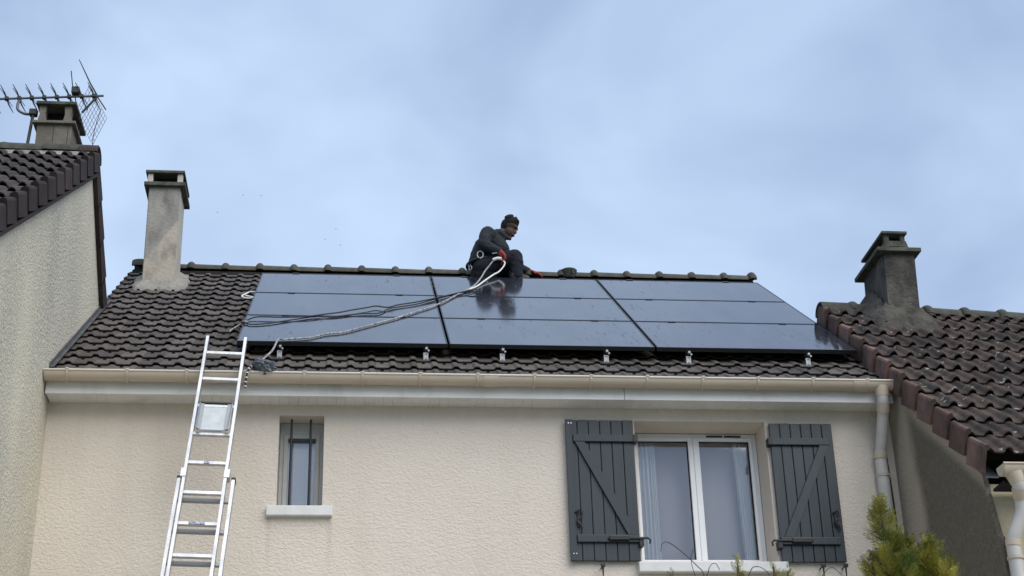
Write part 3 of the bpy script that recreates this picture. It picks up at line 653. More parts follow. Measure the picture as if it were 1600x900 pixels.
RC2 = ridge_cap(.128, .40, .07, .010, 0).mesh('ridge_tile', mRidgeD); RC2.polygons.foreach_set('use_smooth', [True]*len(RC2.polygons)); RC2.set_sharp_from_angle(angle=R(50))
for k in range(8):
    place(RC2, 'ridge_tile', RIL, Vector((XL-.45-.385*k, YA+.01, ZAw+.198+random.uniform(-.004, .004))), (0, 0, 0))
o = ridge_cap(.130, .17, .16, .004, 0).build('end_cap', mVergeL, RIL, smooth=True); o.data.transform(Matrix.Translation(wloc(RIL))); o.location = Vector((XL-.125, YA+.01, ZAw+.192))-wloc(RIL)
MB().prism([(YA-.16, ZAw+.06), (YA-.118, ZAw+.135), (YA, ZAw+.20), (YA+.12, ZAw+.15), (YA+.16, ZAw+.0)], 'x', -9, XL+.0).build('ridge_bedding', mMortar, RIL)
trim = MB(); P = [lslope(x, s, n) for n in (-.172, -.140) for (x, s) in ((XL-.01, -6.0), (XL+.045, -6.0), (XL+.045, -.1), (XL-.01, -.1))]
trim.add(P, [(0,3,2,1),(4,5,6,7),(0,1,5,4),(1,2,6,5),(2,3,7,6),(3,0,4,7)]); trim.build('verge_trim', mVergeL, RL)
# chimney of the left neighbour
CL = bpy.data.objects.new('chimney', None); COL.objects.link(CL); CL.parent = HL; CL.location = Vector((-1.75, .5, 8.7))-wloc(HL)
c = MB(); c.bbox(-1.905, -1.588, .30, .78, 8.45, 8.985, .006); c.build('shaft', mChL, CL)
g_ = MB(); g_.box(-1.752, -1.749, .2975, .31, 8.70, 8.98); g_.box(-1.622, -1.619, .2975, .31, 8.70, 8.98); g_.build('joint_line', mDark, CL)
MB().bbox(-1.942, -1.553, .262, .815, 8.983, 9.010, .005).build('slab', mChL, CL)
for x0, y0 in ((-1.895, .29), (-1.665, .29), (-1.895, .69), (-1.665, .69)):
    MB().prism([(x0-.012, 9.008), (x0+.072, 9.008), (x0+.056, 9.09), (x0+.062, 9.182), (x0-.006, 9.182), (x0+.004, 9.09)], 'y', y0, y0+.085).build('pillar', mChL, CL)
MB().box(-1.85, -1.64, .42, .66, 9.008, 9.16).build('flue', mDark, CL)
MB().bbox(-1.925, -1.560, .255, .835, 9.180, 9.212, .005).build('cap_slab', mSlab, CL)

CL.location += Vector((-.07, .31, .185))

# ================================================================== right neighbour
HR = thing('neighbour_house', (8, 0, 0), 'lower neighbour house at the right with mould-stained side wall and old clay tiles', 'house')
SAG = .036
ART = math.atan(.80); YRR = .98
def rr(x, s, n):                                # s measured down the front slope (negative) from the ridge line
    return Vector((x, YRR+s*math.cos(ART)-n*math.sin(ART), 7.484+.80*(YRR-.859)+s*math.sin(ART)+n*math.cos(ART)-SAG*(x-XR)))
zt = lambda y: 7.484+.80*(y-.859)
b = MB(); b.prism([(-2.10, 0), (-2.10, 4.50), (-2.055, 4.53), (-1.97, 4.86), (-1.94, zt(-1.94)-.17), (YRR, zt(YRR)-.17), (4.2, zt(YRR)-.17-3.22*.8), (4.2, 0)], 'x', XR+.002, XR+.04); b.build('side_wall', mRightWall, HR)
b = MB(); b.box(XR+.041, 13, -1.955, -1.8, 0, 4.93); b.build('front_wall', mFront2, HR); MB().box(XR+.041, 13, 4.0, 4.2, 0, 4.6).build('rear_wall', mFront2, HR)
RRo = bpy.data.objects.new('roof', None); COL.objects.link(RRo); RRo.parent = HR; RRo.location = Vector((8, 0, 7))-wloc(HR)
d = MB(); P = [rr(x, s, n) for n in (-.08, -.015) for (x, s) in ((XR+.0, -3.86), (13, -3.86), (13, 0), (XR+.0, 0))]
d.add(P, [(0,3,2,1),(4,5,6,7),(0,1,5,4),(1,2,6,5),(2,3,7,6),(3,0,4,7)])
z0r = 7.484+.80*(YRR-.859)
d.add([(XR-.0, YRR, z0r-.05), (13, YRR, z0r-.32), (13, 4.6, z0r-.32-3.62*.8), (XR, 4.6, z0r-.05-3.62*.8), (XR, YRR, z0r+.01), (13, YRR, z0r-.26), (13, 4.6, z0r-.26-3.62*.8), (XR, 4.6, z0r+.01-3.62*.8)], [(0,3,2,1),(4,5,6,7),(0,1,5,4),(1,2,6,5),(2,3,7,6),(3,0,4,7)])
d.build('deck', mDark, RRo)
RGg, RW = .346, .285
TRm = tile_mesh('tile', roll_profile(RW, 2, .043), RGg+.03, RGg, .026, .014, [mTileR])
TRm.polygons.foreach_set('use_smooth', [True]*len(TRm.polygons)); TRm.set_sharp_from_angle(angle=R(48))
nR = 11
for r in range(nR+1):
    for c in range(10):
        x = XR+.015+c*RW; s = -(r+1)*RGg+.13
        if s < -4.1: continue
        place(TRm, 'tile', RRo, rr(x, s+random.uniform(-.008, .008), random.uniform(0, .004)), (ART+random.uniform(-.012, .012), SAG+random.uniform(-.012, .012), random.uniform(-.012, .012)))
P = [rr(x, s, n) for n in (-.01, .04) for (x, s) in ((XR+.015+10*RW, -3.98), (13, -3.98), (13, 0), (XR+.015+10*RW, 0))]
MB().add(P, [(0,3,2,1),(4,5,6,7),(0,1,5,4),(1,2,6,5),(2,3,7,6),(3,0,4,7)]).build('tiled_slope', mTileR, RRo)
VR = verge_tile(RGg-.004, .175, .040, .058).mesh('verge_tile', mVergeR)
for r in range(nR+1):
    s = -(r+1)*RGg+.13
    if s < -4.1: continue
    place(VR, 'verge_tile', RRo, rr(XR-.062, s-.012, -.004), (ART+random.uniform(-.010, .010), 0, -.07+random.uniform(-.012, .012)))
RIR = bpy.data.objects.new('ridge', None); COL.objects.link(RIR); RIR.parent = HR; RIR.location = Vector((8, YRR, 7.6))-wloc(HR)
RC3 = ridge_cap(.112, .375, .085, .030, 0).mesh('ridge_tile', mRidgeD); RC3.polygons.foreach_set('use_smooth', [True]*len(RC3.polygons)); RC3.set_sharp_from_angle(angle=R(50))
for k in range(8):
    x = XR+.215+.366*k; place(RC3, 'ridge_tile', RIR, Vector((x, YRR+.02, z0r+.045-SAG*(x-XR))), (0, SAG, 0))
o = ridge_cap(.115, .275, .02, .004, 0).build('end_cap', mRidgeD, RIR, smooth=True); o.data.transform(Matrix.Translation(wloc(RIR))); o.location = Vector((XR-.055, YRR+.02, z0r+.047))-wloc(RIR)
MB().prism([(YRR-.16, z0r-.10), (YRR-.10, z0r+.01), (YRR+.02, z0r+.04), (YRR+.16, z0r-.10)], 'x', XR+.01, XR+.3).build('ridge_bedding', mOldM, RIR)
# chimney of the right neighbour, leaning a little
CR = bpy.data.objects.new('chimney', None); COL.objects.link(CR); CR.parent = HR; CR.location = Vector((6.05, .8, 7.2))-wloc(HR)
CRX0, CRX1, CRY0, CRY1 = 5.868, 6.180, .60, 1.20
shaft(CRX0, CRX1, CRY0, CRY1, 6.9, 8.03, .05).build('shaft', mOldC, CR)
MB().bbox(CRX0-.02, CRX1+.095, CRY0-.06, CRY1+.06, 8.022, 8.062, .006).build('slab', mSlab, CR)
t = MB(); t.prism([(5.935, 8.06), (6.185, 8.06), (6.160, 8.155), (5.955, 8.155)], 'y', .60, 1.18); t.build('hood_base', mSlab, CR)
for x0, y0 in ((5.955, .605), (6.110, .605), (5.955, 1.12), (6.110, 1.12)): MB().bbox(x0, x0+.045, y0, y0+.05, 8.150, 8.222, .004).build('pillar', mSlab, CR)
MB().box(6.0, 6.11, .68, 1.10, 8.15, 8.215).build('flue', mDark, CR)
MB().box(5.985, 6.14, .596, .601, 8.082, 8.096).build('slot', mDark, CR)
MB().bbox(5.925, 6.172, .57, 1.22, 8.220, 8.246, .005).build('cap_slab', mSlab, CR)
flaunch(CRX0, CRX1+.02, CRY0, CRY1-.1, lambda y: min(zt(y), zt(YRR))-.0-SAG*.6+.02, .23, .17, mOldM, CR, 5)
# gutter and downpipe of the right neighbour
gu = MB(); gy, gz = -2.285, 4.955
pr = [(gy-.065*math.cos(math.pi*k/12), gz-.075*math.sin(math.pi*k/12)) for k in range(13)]; pr2 = [(gy-.060*math.cos(math.pi*k/12), gz-.070*math.sin(math.pi*k/12)) for k in range(12, -1, -1)]
gu.prism(pr+pr2, 'x', XR-.005, 12); gu.prism(pr, 'x', XR-.008, XR); gu.tube([(XR-.008, gy-.066, gz), (12, gy-.066, gz)], .008, 8)
gu.build('gutter', mGutter, HR, autos=True)
dp = MB(); X = 5.525
dp.tube(spline([(X-.02, gy, 4.90), (X, gy, 4.82), (X+.025, gy+.05, 4.74), (X+.02, gy+.07, 4.64), (X-.04, -2.185, 4.50), (X-.055, -2.165, 4.44)], 6), .046, 16)
D2 = dp.build('downpipe', mPipe, HR, autos=True)
MB().tube([(X-.055, -2.165, 4.47), (X-.045, -2.165, .02)], .049, 16).build('lower_pipe', mPipe, D2, autos=True)
q = MB(); q.tube([(X-.02, gy, 4.905), (X, gy, 4.83)], [.062, .05], 16); q.tube([(X+.004, gy+.01, 4.805), (X+.022, gy+.05, 4.745)], .051, 16); q.build('elbow_collar', mGutter, D2, autos=True)
MB().tube([(X-.05, -2.17, 4.475), (X-.055, -2.165, 4.425)], .053, 16).build('joint_collar', mGutter, D2, autos=True)
MB().tube([(X-.053, -2.165, 4.33), (X-.053, -2.165, 4.35)], .057, 16).build('pipe_clip', mGutter, D2, autos=True)
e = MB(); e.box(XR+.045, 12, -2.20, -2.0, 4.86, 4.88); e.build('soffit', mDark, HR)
fz = MB(); a = rr(XR-.02, -3.70, -.16); fz.add([a, a+Vector((.10, 0, 0)), a+Vector((.10, -.24, -.20)), a+Vector((0, -.24, -.20)), a+Vector((0, 0, .01)), a+Vector((.10, 0, .01)), a+Vector((.10, -.24, -.19)), a+Vector((0, -.24, -.19))], [(0,3,2,1),(4,5,6,7),(0,1,5,4),(1,2,6,5),(2,3,7,6),(3,0,4,7)]); fz.build('flashing', mZinc, HR)

# ================================================================== antenna
AN = thing('tv_antenna', (-1.93, .30, 8.75), 'rake-shaped television antenna with mesh reflector beside the left chimney', 'antenna')
MB().tube([(-1.985, .32, 8.60), (-1.955, .32, 9.10)], .015, 8).build('mast', mPlast, AN)
MB().tube(spline([(-1.955, .32, 9.10), (-2.03, .32, 9.10), (-2.095, .32, 9.14), (-2.105, .32, 9.20), (-2.09, .32, 9.262)], 5), .014, 8).build('bracket_arm', mAnt, AN)
MB().bbox(-1.99, -1.92, .29, .36, 9.085, 9.145, .008).build('clamp', mPlast, AN)
bo = lambda x: 9.252+(x+2.267)*.0739
MB().tube([(-2.75, .32, bo(-2.75)), (-1.333, .32, bo(-1.333))], .011, 8).build('boom', mAnt, AN)
for k in range(11):
    x = -2.55+.113*k; z = bo(x); e = MB()
    for sx, sz, sy_ in ((-.06, .115, -.06), (.06, -.115, .06)):
        e.tube([(x, .32, z), (x+sx*.35, .32+sy_*.4, z+sz*.45), (x+sx, .32+sy_, z+sz)], [.010, .007, .003], 6)
    e.tube([(x+.035, .32+.10, z-.02), (x-.045, .32-.1, z+.05)], .003, 5); e.bbox(x-.018, x+.018, .30, .34, z-.016, z+.018, .004)
    e.build('director', mPlast, AN)
MB().bbox(-1.628, -1.555, .28, .36, 9.325, 9.395, .01).build('dipole_box', mPlast, AN)
MB().tube([(-1.62, .30, 9.39), (-1.64, .25, 9.54)], .005, 6).build('dipole', mPlast, AN); MB().tube([(-1.60, .34, 9.33), (-1.575, .38, 9.19)], .005, 6).build('dipole', mPlast, AN)
e = MB(); e.tube([(-1.592, .32, 9.713), (-1.47, .32, 9.46), (-1.39, .32, 9.318)], [.004, .007, .008], 6); e.tube([(-1.39, .32, 9.31), (-1.30, .32, 9.17)], .006, 6); e.tube([(-1.39, .32, 9.31), (-1.51, .30, 9.12)], .011, 6); e.build('reflector_arm', mPlast, AN)
e = MB(); O_ = Vector((-1.395, .38, 9.27)); U = Vector((-.035, .25, -.10)); V = Vector((-.085, -.02, -.30)); O_ = Vector((-1.47, .32, 9.43)); U = Vector((.165, .12, -.28)); V = Vector((-.125, .1, -.235))
for k in range(11):
    a = O_+U*(k/10); e.tube([a, a+V], .0022, 4)
    if k < 8: a = O_+V*(k/7); e.tube([a, a+U], .0022, 4)
e.build('reflector_mesh', mAnt, AN)
MB().tube(spline([(-1.35, .36, 9.20), (-1.38, .36, 9.05), (-1.405, .40, 8.92), (-1.41, .46, 8.80)], 5), .004, 6).build('cable', mAnt, AN)

AN.location += Vector((-.075, .33, .20))

# ================================================================== ladder
A0 = Vector((-.182, -.564, 6.552)); A1 = Vector((-.273, -1.384, 4.417)); DL = (A1-A0).normalized(); B0 = Vector((.1155, -.567, 6.546))
RX = Vector((1, 0, 0)); RX = (RX-DL*RX.dot(DL)).normalized(); NL = DL.cross(RX).normalized()   # NL points off the ladder plane
if NL.y > 0: NL = -NL
Lf = A0.z/(-DL.z)-.02
LAD = thing('extension_ladder', A0+DL*Lf, 'aluminium extension ladder leaning on the gutter', 'ladder')
WL = .298
def lp(u, l, n=0): return A0+RX*u+DL*l+NL*n
fl_end = 4.6
for u in (0, WL): MB().bar(lp(u, 0), lp(u, fl_end), .022, .056, up=NL).build('fly_rail', mAlu, LAD)
bs = 1.39
for u in (-.044, WL+.052): MB().bar(lp(u, bs, -.062), lp(u, Lf, -.062), .024, .060, up=NL).build('base_rail', mAlu, LAD)
k = 0; l = .165
while l < fl_end:
    r_ = MB(); r_.bar(lp(.012, l), lp(WL-.012, l), .026, .026, up=NL)
    o = r_.build('rung', mAlu, LAD)
    if k in (4, 6): 
        a, b = (.125, .165) if k == 4 else (.085, .20)
        MB().bar(lp(a, l, .0165), lp(b, l, .0165), .018, .003, up=NL).build('sticker', mSticker, LAD)
    l += .279; k += 1
l = .165+.279*5+.02
while l < Lf-.1:
    MB().bar(lp(-.03, l, -.062), lp(WL+.038, l, -.062), .030, .026, up=NL).build('base_rung', mAluD, LAD); l += .279  # rungs behind lie in shadow; that shade is put into the darker aluminium
for u in (-.008, WL+.008):
    MB().bar(lp(u, bs-.035, .0), lp(u, bs+.04, .0), .040, .066, up=NL).build('guide_bracket', mAlu, LAD)
for u in (-.044, WL+.052):
    MB().bar(lp(u, bs-.012, -.062), lp(u, bs+.006, -.062), .032, .066, up=NL).build('end_plug', mPlast, LAD)
    MB().bar(lp(u, Lf-.05, -.062), lp(u, Lf+.015, -.062), .036, .072, up=NL).build('rubber_foot', mPlast, LAD)
l0, l1 = .165+.279*2-.01, .165+.279*3
MB().bar(lp(WL/2, l0, .005), lp(WL/2, l1-.02, .028), .205, .008, up=NL).build('platform_plate', mPlate, LAD)
p = MB()
p.tube([lp(.028, l0-.01, .02), lp(.028, l1-.03, .05), lp(.07, l1+.012, .055), lp(WL-.07, l1+.012, .055), lp(WL-.028, l1-.03, .05), lp(WL-.028, l0-.01, .02)], .007, 6)
p.build('platform_frame', mAlu, LAD)
for u in (.048, WL-.048): MB().bar(lp(u, l0, .012), lp(u, l1-.02, .034), .026, .018, up=NL).build('platform_channel', mAluD, LAD)
MB().bar(lp(.02, l0-.012, .014), lp(WL-.02, l0-.012, .014), .012, .02, up=NL).build('platform_hook_bar', mPlast, LAD)

# ================================================================== ropes, bag, cable, tool
def onp(x, y, n=.012): return Vector((x, y, ZP+y*TT+n/CT))
cord = [(2.208,2.176),(1.772,1.696),(1.557,1.435),(1.309,1.248),(1.201,1.044),(1.009,.998),(.778,.868),(.606,.856),(.439,.74),(.21,.574),(.074,.535),(.005,.607),(.032,.698),(.112,.759),(.338,.763),(.55,.809),(.719,.914),(.834,.985),(.95,1.09),(1.084,1.197),(1.174,1.27),(1.278,1.225),(1.386,1.34),(1.559,1.469),(1.771,1.674),(2.204,2.137)]
CO = thing('thin_cord', onp(1.1, 1.1, 0), 'thin dark doubled cord lying in a loop across the left panels', 'cord')
MB().tube(spline([onp(x, y, .010+(.012 if i > 12 else 0)) for i, (x, y) in enumerate(cord)], 5), .0065, 6).build('strand', mCord, CO, smooth=True)
MB().tube(spline([onp(.04, .60, .016), onp(-.01, .62, .012), Vector((-.045, 1.02, 7.375)), Vector((-.11, .76, 7.20)), Vector((-.125, .70, 7.15))], 6), .008, 6).build('tail', mRope, CO, smooth=True)
rope = [(2.085,2.079),(1.952,1.808),(1.772,1.442),(1.575,1.16),(1.388,.891),(1.224,.695),(1.038,.475),(.873,.293),(.737,.228),(.606,.094),(.474,.048),(.383,.010)]
RP = thing('rope', onp(1.2, .8, 0), 'thick pale braided rope running from the worker down to the gutter', 'rope')
up_ = [Vector((2.462, 2.965, 9.020)), Vector((2.41, 2.935, 8.935)), Vector((2.365, 2.90, 8.862)), onp(2.30, 2.66, .03), onp(2.225, 2.40, .02), onp(2.15, 2.20, .014)]
MB().tube(spline(up_+[onp(x, y, .012) for x, y in rope]+[Vector((.345, -.05, 6.765)), Vector((.305, -.20, 6.60)), Vector((.235, -.45, 6.405)), Vector((.24, -.53, 6.35))], 6), .0085, 8).build('strand', mRope, RP, smooth=True)
up2_ = [Vector((2.545, 2.965, 9.035)), Vector((2.583, 2.94, 8.985)), Vector((2.565, 2.92, 8.925)), Vector((2.51, 2.885, 8.845)), onp(2.44, 2.76, .04), onp(2.33, 2.55, .022), onp(2.22, 2.30, .012), onp(2.12, 2.09, .02)]
MB().tube(spline(up2_, 6), .0085, 8).build('strand', mRopeW, RP, smooth=True)
MB().tube(spline([(2.455, 2.962, 9.022), (2.50, 2.955, 9.038), (2.55, 2.962, 9.040)], 5), .019, 8).build('knot', mRopeW, RP, smooth=True)
tl = spline([(.205, -.56, 6.30), (.168, -.66, 6.272), (.150, -.682, 6.215), (.141, -.682, 6.15), (.137, -.682, 6.09)], 5)
MB().tube(tl, .009, 8).build('tail', mCord, RP, smooth=True)
for k in range(1, len(tl)-1, 3): MB().tube([tl[k], tl[k]*.35+tl[k+1]*.65], .0115, 8).build('tracer', mRopeW, RP)
# bag: a crumpled, tied plastic sack lying over the gutter lip
bm = bmesh.new(); bmesh.ops.create_icosphere(bm, subdivisions=4, radius=1)
for v in bm.verts:
    p = v.co.copy(); n_ = mnoise.turbulence(p*2.2+Vector((3, 1, 7)), 4, False)*.42; rdg = abs(math.sin(p.x*7+p.z*4+mnoise.noise(p*3)*3))*.10
    k = 1-.10+n_*.55-rdg; tap = 1-.58*max(0, p.x)**1.6
    v.co = Vector((.283+p.x*.128*k, -.610+p.y*.105*k*tap, 6.280+p.z*.070*k*tap-.02*p.x-max(0, .4-p.x)*.012*0))
    if p.x < -.1: v.co.z += .022*(1-abs(p.y))*max(0, p.z)
b = MB(); b.addbm(bm); o = b.build('plastic_bag', mBag, None); o.data.set_sharp_from_angle(angle=R(18)); tag(o, 'crumpled blue-grey plastic bag lying on the gutter beside the ladder', 'bag')
# cable pigtail left of the panels
CB = thing('panel_cable', (-.12, 2.2, 8.15), 'white looped cable coming out at the upper left edge of the panels', 'cable')
MB().tube(spline([(-.03, 2.42, 8.34), (-.09, 2.40, 8.325), (-.135, 2.27, 8.235), (-.15, 2.19, 8.185), (-.12, 2.11, 8.13), (-.06, 2.10, 8.12), (-.035, 2.14, 8.15), (-.075, 2.18, 8.175), (-.115, 2.20, 8.195)], 6), .009, 6).build('loop', mRopeW, CB, smooth=True)
MB().tube(spline([(-.01, 2.62, 8.47), (-.07, 2.55, 8.425), (-.10, 2.40, 8.325)], 6), .010, 6).build('sheath', mZinc, CB, smooth=True)
# round tool on the ridge
TO = thing('suction_lifter', (3.35, YR-.10, 9.03), 'round grey suction lifter resting on the ridge to the right of the worker', 'tool')
bm = bmesh.new(); prof = [(.0, -.045), (.055, -.045), (.062, -.03), (.088, .030), (.092, .044), (.086, .050), (.0, .052)]
def lathe(prof, c, seg=24, sx=1, sy_=1):
    vs = []; fs = []; n = len(prof)
    for j in range(seg):
        a = 2*math.pi*j/seg
        for r_, z in prof: vs.append((c[0]+r_*math.cos(a)*sx, c[1]+r_*math.sin(a)*sy_, c[2]+z))
    for j in range(seg):
        for i in range(n-1): a = j*n+i; b_ = ((j+1) % seg)*n+i; fs.append((a, b_, b_+1, a+1))
    return MB().add(vs, fs)
lathe(prof, (3.350, 3.40, 9.075)).build('body', mRidgeD, TO, autos=True)
MB().bbox(3.372, 3.384, 3.300, 3.325, 9.045, 9.115, .003).build('lever', mPlast, TO)
lathe([(.0, -.012), (.035, -.012), (.04, 0), (.0, .006)], (3.30, 3.32, 9.015)).build('pad', mPlast, TO)

# ================================================================== worker
def capsule(bm, a, b, ra, rb, seg=14):
    a, b = Vector(a), Vector(b); d = b-a; L_ = d.length
    if L_ < 1e-5: d = Vector((0, 0, 1)); L_ = 1e-5
    q = d.to_track_quat('Z', 'Y'); n = 5; rings = []
    prof_ = [(-ra*math.cos(t_*math.pi/2/n), ra*math.sin(t_*math.pi/2/n)) for t_ in range(n+1)]+[(L_+rb*math.sin(t_*math.pi/2/n), rb*math.cos(t_*math.pi/2/n)) for t_ in range(n+1)]
    prof_[0] = (-ra, 0.0004); prof_[-1] = (L_+rb, .0004)
    for z, r_ in prof_: rings.append([bm.verts.new(a+q@Vector((r_*math.cos(2*math.pi*j/seg), r_*math.sin(2*math.pi*j/seg), z))) for j in range(seg)])
    for i in range(len(rings)-1):
        for j in range(seg): bm.faces.new((rings[i][j], rings[i][(j+1) % seg], rings[i+1][(j+1) % seg], rings[i+1][j]))
    bm.faces.new(rings[0][::-1]); bm.faces.new(rings[-1])
def ellipsoid(bm, c, r, rot=(0, 0, 0)):
    g_ = bmesh.ops.create_icosphere(bm, subdivisions=3, radius=1)['verts']; q = Euler(rot).to_matrix()
    for v in g_: v.co = Vector(c)+q@Vector((v.co.x*r[0], v.co.y*r[1], v.co.z*r[2]))
def blob(name, caps, ells, voxel, M, parent, smooth_it=4, fold=0, seed=0):
    bm = bmesh.new()
    for ch in caps:
        for i in range(len(ch)-1): capsule(bm, ch[i][0], ch[i+1][0], ch[i][1], ch[i+1][1])
    for e_ in ells: ellipsoid(bm, *e_)
    bmesh.ops.recalc_face_normals(bm, faces=bm.faces)
    me = bpy.data.meshes.new('tmp'); bm.to_mesh(me); bm.free(); o_ = bpy.data.objects.new('tmp', me); COL.objects.link(o_)
    md = o_.modifiers.new('r', 'REMESH'); md.mode = 'VOXEL'; md.voxel_size = voxel
    ms = o_.modifiers.new('s', 'SMOOTH'); ms.factor = .5; ms.iterations = smooth_it
    dg = bpy.context.evaluated_depsgraph_get(); m2 = bpy.data.meshes.new_from_object(o_.evaluated_get(dg)); bpy.data.objects.remove(o_)
    off = wloc(parent)
    for v in m2.vertices:
        c = v.co
        if fold:
            k_ = mnoise.noise(Vector((c.x*13+seed, c.y*13, c.z*17)))*.6+mnoise.noise(Vector((c.x*30, c.y*30+seed, c.z*34)))*.4; c = c+v.normal*k_*fold
        v.co = c-off
    m2.name = name; m2.materials.clear(); m2.materials.append(M); m2.polygons.foreach_set('use_smooth', [True]*len(m2.polygons))
    o_ = bpy.data.objects.new(name, m2); COL.objects.link(o_); o_.parent = parent; return o_
PE = thing('person', (2.5, 3.15, 8.80), 'worker in dark jacket and trousers with red gloves crouching at the ridge', 'person')
V3 = Vector
hd = V3((2.672, 3.160, 9.518))                           # head centre
fz_ = V3((.80, -.33, -.54)).normalized(); hu = V3((.52, -.12, .85)); hu = (hu-fz_*hu.dot(fz_)).normalized(); hs_ = fz_.cross(hu)  # face forward, head up, head right
hp = lambda f_, s_, u_: hd+fz_*f_+hs_*s_+hu*u_
body_caps = [
 [(V3((2.345, 3.20, 8.99)), .125), (V3((2.385, 3.20, 9.16)), .115), (V3((2.455, 3.195, 9.33)), .115), (V3((2.535, 3.185, 9.43)), .065), (hp(-.02, 0, -.05), .055)],
 [(V3((2.47, 3.19, 9.385)), .08), (V3((2.425, 3.06, 9.385)), .062), (V3((2.352, 2.995, 9.225)), .045), (V3((2.535, 2.975, 9.125)), .034)],
 [(V3((2.50, 3.19, 9.385)), .08), (V3((2.545, 3.34, 9.375)), .06), (V3((2.735, 3.44, 9.20)), .044), (V3((2.895, 3.415, 9.105)), .032)],
 [(V3((2.36, 3.12, 8.98)), .10), (V3((2.715, 3.04, 9.11)), .066), (V3((2.715, 3.03, 8.85)), .040), (V3((2.76, 3.02, 8.80)), .026)],
 [(V3((2.36, 3.28, 9.02)), .10), (V3((2.735, 3.30, 9.15)), .066), (V3((2.70, 3.30, 8.985)), .040), (V3((2.75, 3.295, 8.962)), .022)]]
def hand(wr, d_, n_, s_, bend, caps):
    """palm from the wrist along d_, back of the hand n_, thumb on side s_"""
    d_, n_, s_ = d_.normalized(), n_.normalized(), s_.normalized()
    for k_ in range(4):
        o0 = wr+s_*(.012-.010*k_)*1.4; b0 = wr+d_*.078+s_*(.030-.020*k_); ln = (.036, .041, .038, .030)[k_]
        p1 = b0+(d_*math.cos(bend*.8)-n_*math.sin(bend*.8))*ln; p2 = p1+(d_*math.cos(bend*2)-n_*math.sin(bend*2))*ln*.75; p3 = p2+(d_*math.cos(bend*3)-n_*math.sin(bend*3))*ln*.55
        caps.append([(o0, .017), (b0, .0125), (p1, .0105), (p2, .0095), (p3, .008)])
    t0 = wr+d_*.022+s_*.02; t1 = t0+(d_*.55+s_*.75-n_*.2).normalized()*.042; t2 = t1+(d_*.9+s_*.15-n_*.45).normalized()*.034
    caps.append([(t0, .017), (t1, .0125), (t2, .0095)])
hr = []; hand(V3((2.535, 2.975, 9.125)), V3((.60, -.12, -.80)), V3((.75, -.35, .55)), V3((-.1, .9, -.2)), .62, hr)
hl = []; hand(V3((2.895, 3.415, 9.105)), V3((.93, -.12, -.34)), V3((.3, -.2, .93)), V3((.1, -1, .1)), .16, hl)
head_ells = [(hp(-.012, 0, .035), (.082, .094, .088)), (hp(.012, 0, -.03), (.068, .068, .092))]
bd = blob('body', body_caps+[[(hp(.03, 0, -.09), .034), (hp(.062, 0, -.108), .026)], [(hp(.080, 0, .012), .009), (hp(.096, 0, -.026), .013)], [(hp(.070, -.034, .03), .012), (hp(.078, 0, .034), .011), (hp(.070, .034, .03), .012)],
     [(hp(.088, -.017, -.062), .010), (hp(.092, .017, -.062), .010)], [(hp(-.01, .070, .0), .014), (hp(-.02, .076, .022), .011)], [(hp(-.01, -.070, .0), .014), (hp(-.02, -.076, .022), .011)]]+hr+hl, head_ells, .0065, mSkin, PE, 2)
hair = [(hp(-.018, 0, .050), (.089, .102, .080)), (hp(-.054, 0, .000), (.058, .092, .086)), (hp(.018, 0, .086), (.050, .080, .036))]
random.seed(3)
for k in range(70):
    a = random.uniform(0, 6.283); e_ = random.uniform(.05, 1.3); hair.append((hp(-.028+.080*math.cos(a)*math.cos(e_), .094*math.sin(a)*math.cos(e_), .064+.080*math.sin(e_)) if math.cos(a) < .25 or e_ > .95 else hp(-.03, 0, .1), (.014, .014, .014)))
blob('hair', [], hair, .008, mHair, PE, 1)
blob('beard', [[(hp(.050, -.026, -.098), .014), (hp(.070, 0, -.120), .017), (hp(.050, .026, -.098), .014)]], [], .007, mHair, PE, 1)
blob('jacket', [
 [(V3((2.355, 3.195, 9.10)), .150), (V3((2.395, 3.195, 9.22)), .148), (V3((2.46, 3.19, 9.335)), .130), (V3((2.545, 3.185, 9.440)), .075)],
 [(V3((2.47, 3.19, 9.385)), .10), (V3((2.415, 3.065, 9.392)), .085), (V3((2.378, 3.02, 9.30)), .074), (V3((2.360, 2.995, 9.228)), .068), (V3((2.44, 2.985, 9.175)), .060), (V3((2.522, 2.977, 9.133)), .050)],
 [(V3((2.50, 3.19, 9.385)), .10), (V3((2.54, 3.33, 9.375)), .080), (V3((2.735, 3.44, 9.20)), .062), (V3((2.885, 3.415, 9.110)), .046)],
 [(V3((2.51, 3.16, 9.31)), .115), (V3((2.57, 3.14, 9.24)), .095), (V3((2.61, 3.13, 9.20)), .050)],
 [(V3((2.365, 3.19, 9.16)), .140), (V3((2.385, 3.19, 9.28)), .120)],
 [(V3((2.575, 3.13, 9.43)), .045), (V3((2.625, 3.12, 9.385)), .030), (V3((2.672, 3.115, 9.352)), .012)]],
 [], .010, mJack, PE, 3, .010, 2)
blob('trousers', [
 [(V3((2.375, 3.17, 8.93)), .145), (V3((2.375, 3.19, 9.10)), .145)],
 [(V3((2.37, 3.12, 9.0)), .125), (V3((2.56, 3.08, 9.07)), .105), (V3((2.705, 3.045, 9.105)), .086), (V3((2.72, 3.035, 9.03)), .080), (V3((2.722, 3.03, 8.86)), .066)],
 [(V3((2.37, 3.28, 9.02)), .125), (V3((2.56, 3.29, 9.10)), .105), (V3((2.725, 3.30, 9.135)), .082), (V3((2.72, 3.30, 9.0)), .066)]],
 [], .010, mTrou, PE, 3, .009, 9)
gl_ = lambda caps: [[(p, r_+.0035) for p, r_ in ch] for ch in caps]
blob('glove', gl_(hr)+[[(V3((2.515, 2.978, 9.137)), .042), (V3((2.555, 2.968, 9.098)), .036)]], [], .0065, mGlove, PE, 2)
blob('glove', gl_(hl)+[[(V3((2.885, 3.415, 9.11)), .040), (V3((2.925, 3.41, 9.095)), .034)]], [], .0065, mGlove, PE, 2)
